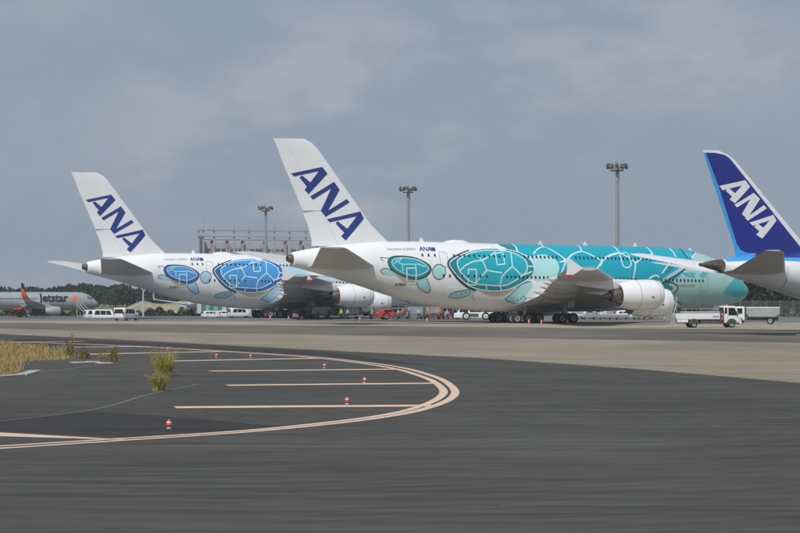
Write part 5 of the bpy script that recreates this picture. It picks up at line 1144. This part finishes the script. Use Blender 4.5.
for px, d, lb in ((590, 356, 'low grey cargo dolly train car nearest the wing wheels'), (606, 356, 'low grey cargo dolly in the middle below the exhaust'), (622, 356, 'low grey cargo dolly below the engine cowl'), (640, 356, 'low grey cargo dolly at the right of the train')):
    r = vehicle('cargo_dolly', px, 0, 2, lb, 'dolly', 'train of low cargo dollies', d=d); b = MB(); b.box(-1.1, 1.1, -.8, .8, .42, .56); 
    for k in range(6): b.tube((-1.0+k*.4, -.75, .6), (-1.0+k*.4, .75, .6), .05, None, 6)
    b.obj('deck', pale_wall, r); b = MB(); b.box(-1.1, 1.1, -.84, -.80, .5, .85); b.obj('side_rail', steel, r); b = MB(); b.box(-1.1, 1.1, .80, .84, .5, .85); b.obj('side_rail', steel, r); wheels(r, [(.75, .65), (.75, -.65), (-.75, .65), (-.75, -.65)], .2, .12)
def steps(px, d, H, rz, label, run=3.0):
    r = vehicle('boarding_steps', px, 0, rz, label, 'steps', d=d); n = max(6, int(H/.22))
    b = MB()
    for s in (-.6, .6): b.tube((0, s, .35), (run, s, H), .06, None, 6); b.tube((0, s, 1.25), (run, s, H+.95), .035, None, 5); b.tube((run, s, 0.1), (run, s, H+.95), .05, None, 6); b.tube((.2, s, .3), (run, s, .3), .06, None, 6)
    b.obj('frame', pale_wall, r)
    tm = MB(); tm.box(-.14, .14, -.58, .58, -.02, .02); me = tm.mesh('tread', [steel])
    for k in range(n): link('tread', me, r, (run*(k+.5)/n, 0, .35+(H-.35)*(k+.5)/n))
    b = MB(); b.box(run, run+1.1, -.6, .6, H-.05, H); b.obj('landing', steel, r); wheels(r, [(.4, .5), (.4, -.5), (run, .5), (run, -.5)], .15, .1)
steps(89, 528, 2.9, 150, 'white boarding steps at the nose of the silver jet')
steps(667.5, 318, 2.6, 60, 'grey access steps behind the engine of the turquoise airliner', 1.8)
# ------------------------------------------------------------------ ground crew
def person_mesh(name, pose, vest, trousers, helmet):
    J = {'pel': (0, 0, .95, .14), 'belly': (0, 0, 1.1, .145), 'chest': (.01, 0, 1.32, .165), 'neck': (.01, 0, 1.5, .065), 'chin': (.03, 0, 1.58, .075), 'head': (.03, 0, 1.67, .105), 'crown': (.02, 0, 1.75, .075)}
    E = [('pel', 'belly'), ('belly', 'chest'), ('chest', 'neck'), ('neck', 'chin'), ('chin', 'head'), ('head', 'crown')]
    for s, nm in ((1, 'l'), (-1, 'r')):
        lp, ap = pose[nm]
        J['sh'+nm] = (0, s*.19, 1.42, .075); J['el'+nm] = (ap[0], s*(.25+ap[2]), 1.16+ap[4], .052); J['wr'+nm] = (ap[1], s*(.26+ap[3]), .92+ap[5], .038); J['hd'+nm] = (ap[1]+.04, s*(.26+ap[3]), .85+ap[5], .042); J['fg'+nm] = (ap[1]+.07, s*(.25+ap[3]), .78+ap[5], .022)
        J['hp'+nm] = (0, s*.095, .9, .105); J['kn'+nm] = (lp[0], s*.11, .50, .068); J['an'+nm] = (lp[1], s*.115, .09, .05); J['to'+nm] = (lp[1]+.17, s*.125, .045, .042)
        E += [('chest', 'sh'+nm), ('sh'+nm, 'el'+nm), ('el'+nm, 'wr'+nm), ('wr'+nm, 'hd'+nm), ('hd'+nm, 'fg'+nm), ('pel', 'hp'+nm), ('hp'+nm, 'kn'+nm), ('kn'+nm, 'an'+nm), ('an'+nm, 'to'+nm)]
    ks = list(J); me = bpy.data.meshes.new(name); me.from_pydata([J[k][:3] for k in ks], [(ks.index(a), ks.index(b)) for a, b in E], []); o = bpy.data.objects.new(name, me); COL.objects.link(o)
    md = o.modifiers.new('skin', 'SKIN'); sv = me.skin_vertices[0].data
    for i, k in enumerate(ks): sv[i].radius = (J[k][3], J[k][3]); sv[i].use_root = (k == 'pel')
    o.modifiers.new('sub', 'SUBSURF').levels = 1
    bpy.context.view_layer.update(); m2 = bpy.data.meshes.new_from_object(o.evaluated_get(bpy.context.evaluated_depsgraph_get())); bpy.data.objects.remove(o)
    skin = mat('skin', (0.48, 0.30, 0.21), .6); boot = mat('boots', (0.03, 0.028, 0.026), .7)
    m2.materials.clear()
    for m in (vest, trousers, skin, helmet, boot): m2.materials.append(m)
    for p in m2.polygons:
        c = p.center; p.use_smooth = True
        p.material_index = 3 if c.z > 1.685 else 2 if c.z > 1.50 else 4 if c.z < .13 else 2 if (c.z < .9+0*c.x and abs(c.y) > .2) else 1 if c.z < .98 and abs(c.y) < .2 else 0
    return m2
hv = mat('hi_vis_yellow', (0.42, 0.48, 0.08), .7); hb = mat('blue_work_jacket', (0.06, 0.10, 0.22), .8); hw = mat('pale_work_shirt', (0.52, 0.56, 0.58), .8); ho = mat('hi_vis_orange', (0.45, 0.16, 0.06), .7); tr_ = mat('dark_trousers', (0.035, 0.04, 0.055), .85); hm = mat('white_helmet', (.75, .75, .73), .4); hr = mat('dark_cap', (.03, .03, .035), .7)
pose_a = {'l': ((.02, -.02), (0, .05, 0, 0, 0, 0)), 'r': ((.05, .06), (0, .06, 0, 0, 0, 0))}
pose_b = {'l': ((.16, .10), (-.10, -.05, 0, 0, 0, .02)), 'r': ((-.02, -.22), (.12, .28, 0, -.02, .02, .10))}
pose_c = {'l': ((.03, .0), (.10, .34, 0, -.05, -.02, .16)), 'r': ((.03, .02), (.08, .33, 0, -.05, -.02, .20))}
PM = [person_mesh('person', pose_a, hv, tr_, hm), person_mesh('person', pose_b, hw, tr_, hr), person_mesh('person', pose_c, hb, tr_, hm), person_mesh('person', pose_b, ho, tr_, hm)]
for px, d, k, rz, lb in ((341, 366, 0, 250, 'person in a yellow hi-vis vest standing below the white engine'), (347.5, 368, 1, 20, 'person in a pale shirt walking beside the one in yellow hi-vis'), (372, 365, 0, 200, 'person in a yellow vest left of the red tow tractor'), (313.5, 369, 1, 170, 'person in a pale shirt at the left of the freight container'), (329, 370, 2, 280, 'person in a blue jacket between the two dollies'),
                         (398, 362, 1, 10, 'person in a pale shirt just right of the red tow tractor'), (409, 361, 2, 230, 'person in a blue jacket and white helmet before the container dolly'), (427.5, 360, 3, 180, 'person in an orange vest beside the lone traffic cone'), (447, 361, 1, 5, 'person in a pale shirt walking left of the white tow tractor'), (403, 366, 3, 90, 'person in an orange vest standing behind the open dollies'), (419, 364, 1, 300, 'person in a pale shirt right of the container dolly'), (437, 362, 0, 20, 'person in a yellow vest right of the lone traffic cone'), (453, 366, 2, 120, 'person in a blue jacket behind the red-framed dolly'), (318, 366, 3, 10, 'person in an orange vest in front of the freight container'), (457, 362, 2, 200, 'person in a blue jacket at the end of the white tow tractor')):
    p = Vector(((px-400)/FP*d, d, 0)); o = link('person', PM[k], None, p, (0, 0, R(rz))); tag(o, lb, 'person', 'ground crew below the airliners')

# ------------------------------------------------------------------ summer haze over the airfield
hz = bpy.data.materials.new('summer_haze'); hz.use_nodes = True; hn = hz.node_tree; hn.nodes.clear()
pv = hn.nodes.new('ShaderNodeVolumePrincipled'); pv.inputs['Color'].default_value = (0.80, 0.88, 0.96, 1); pv.inputs['Density'].default_value = 0.00014; pv.inputs['Anisotropy'].default_value = 0.0
ot = hn.nodes.new('ShaderNodeOutputMaterial'); hn.links.new(pv.outputs[0], ot.inputs['Volume'])
b = MB(); b.box(-4200, 4200, -700, 5200, -2.2, 42); tag(b.obj('haze', hz), kind='stuff')
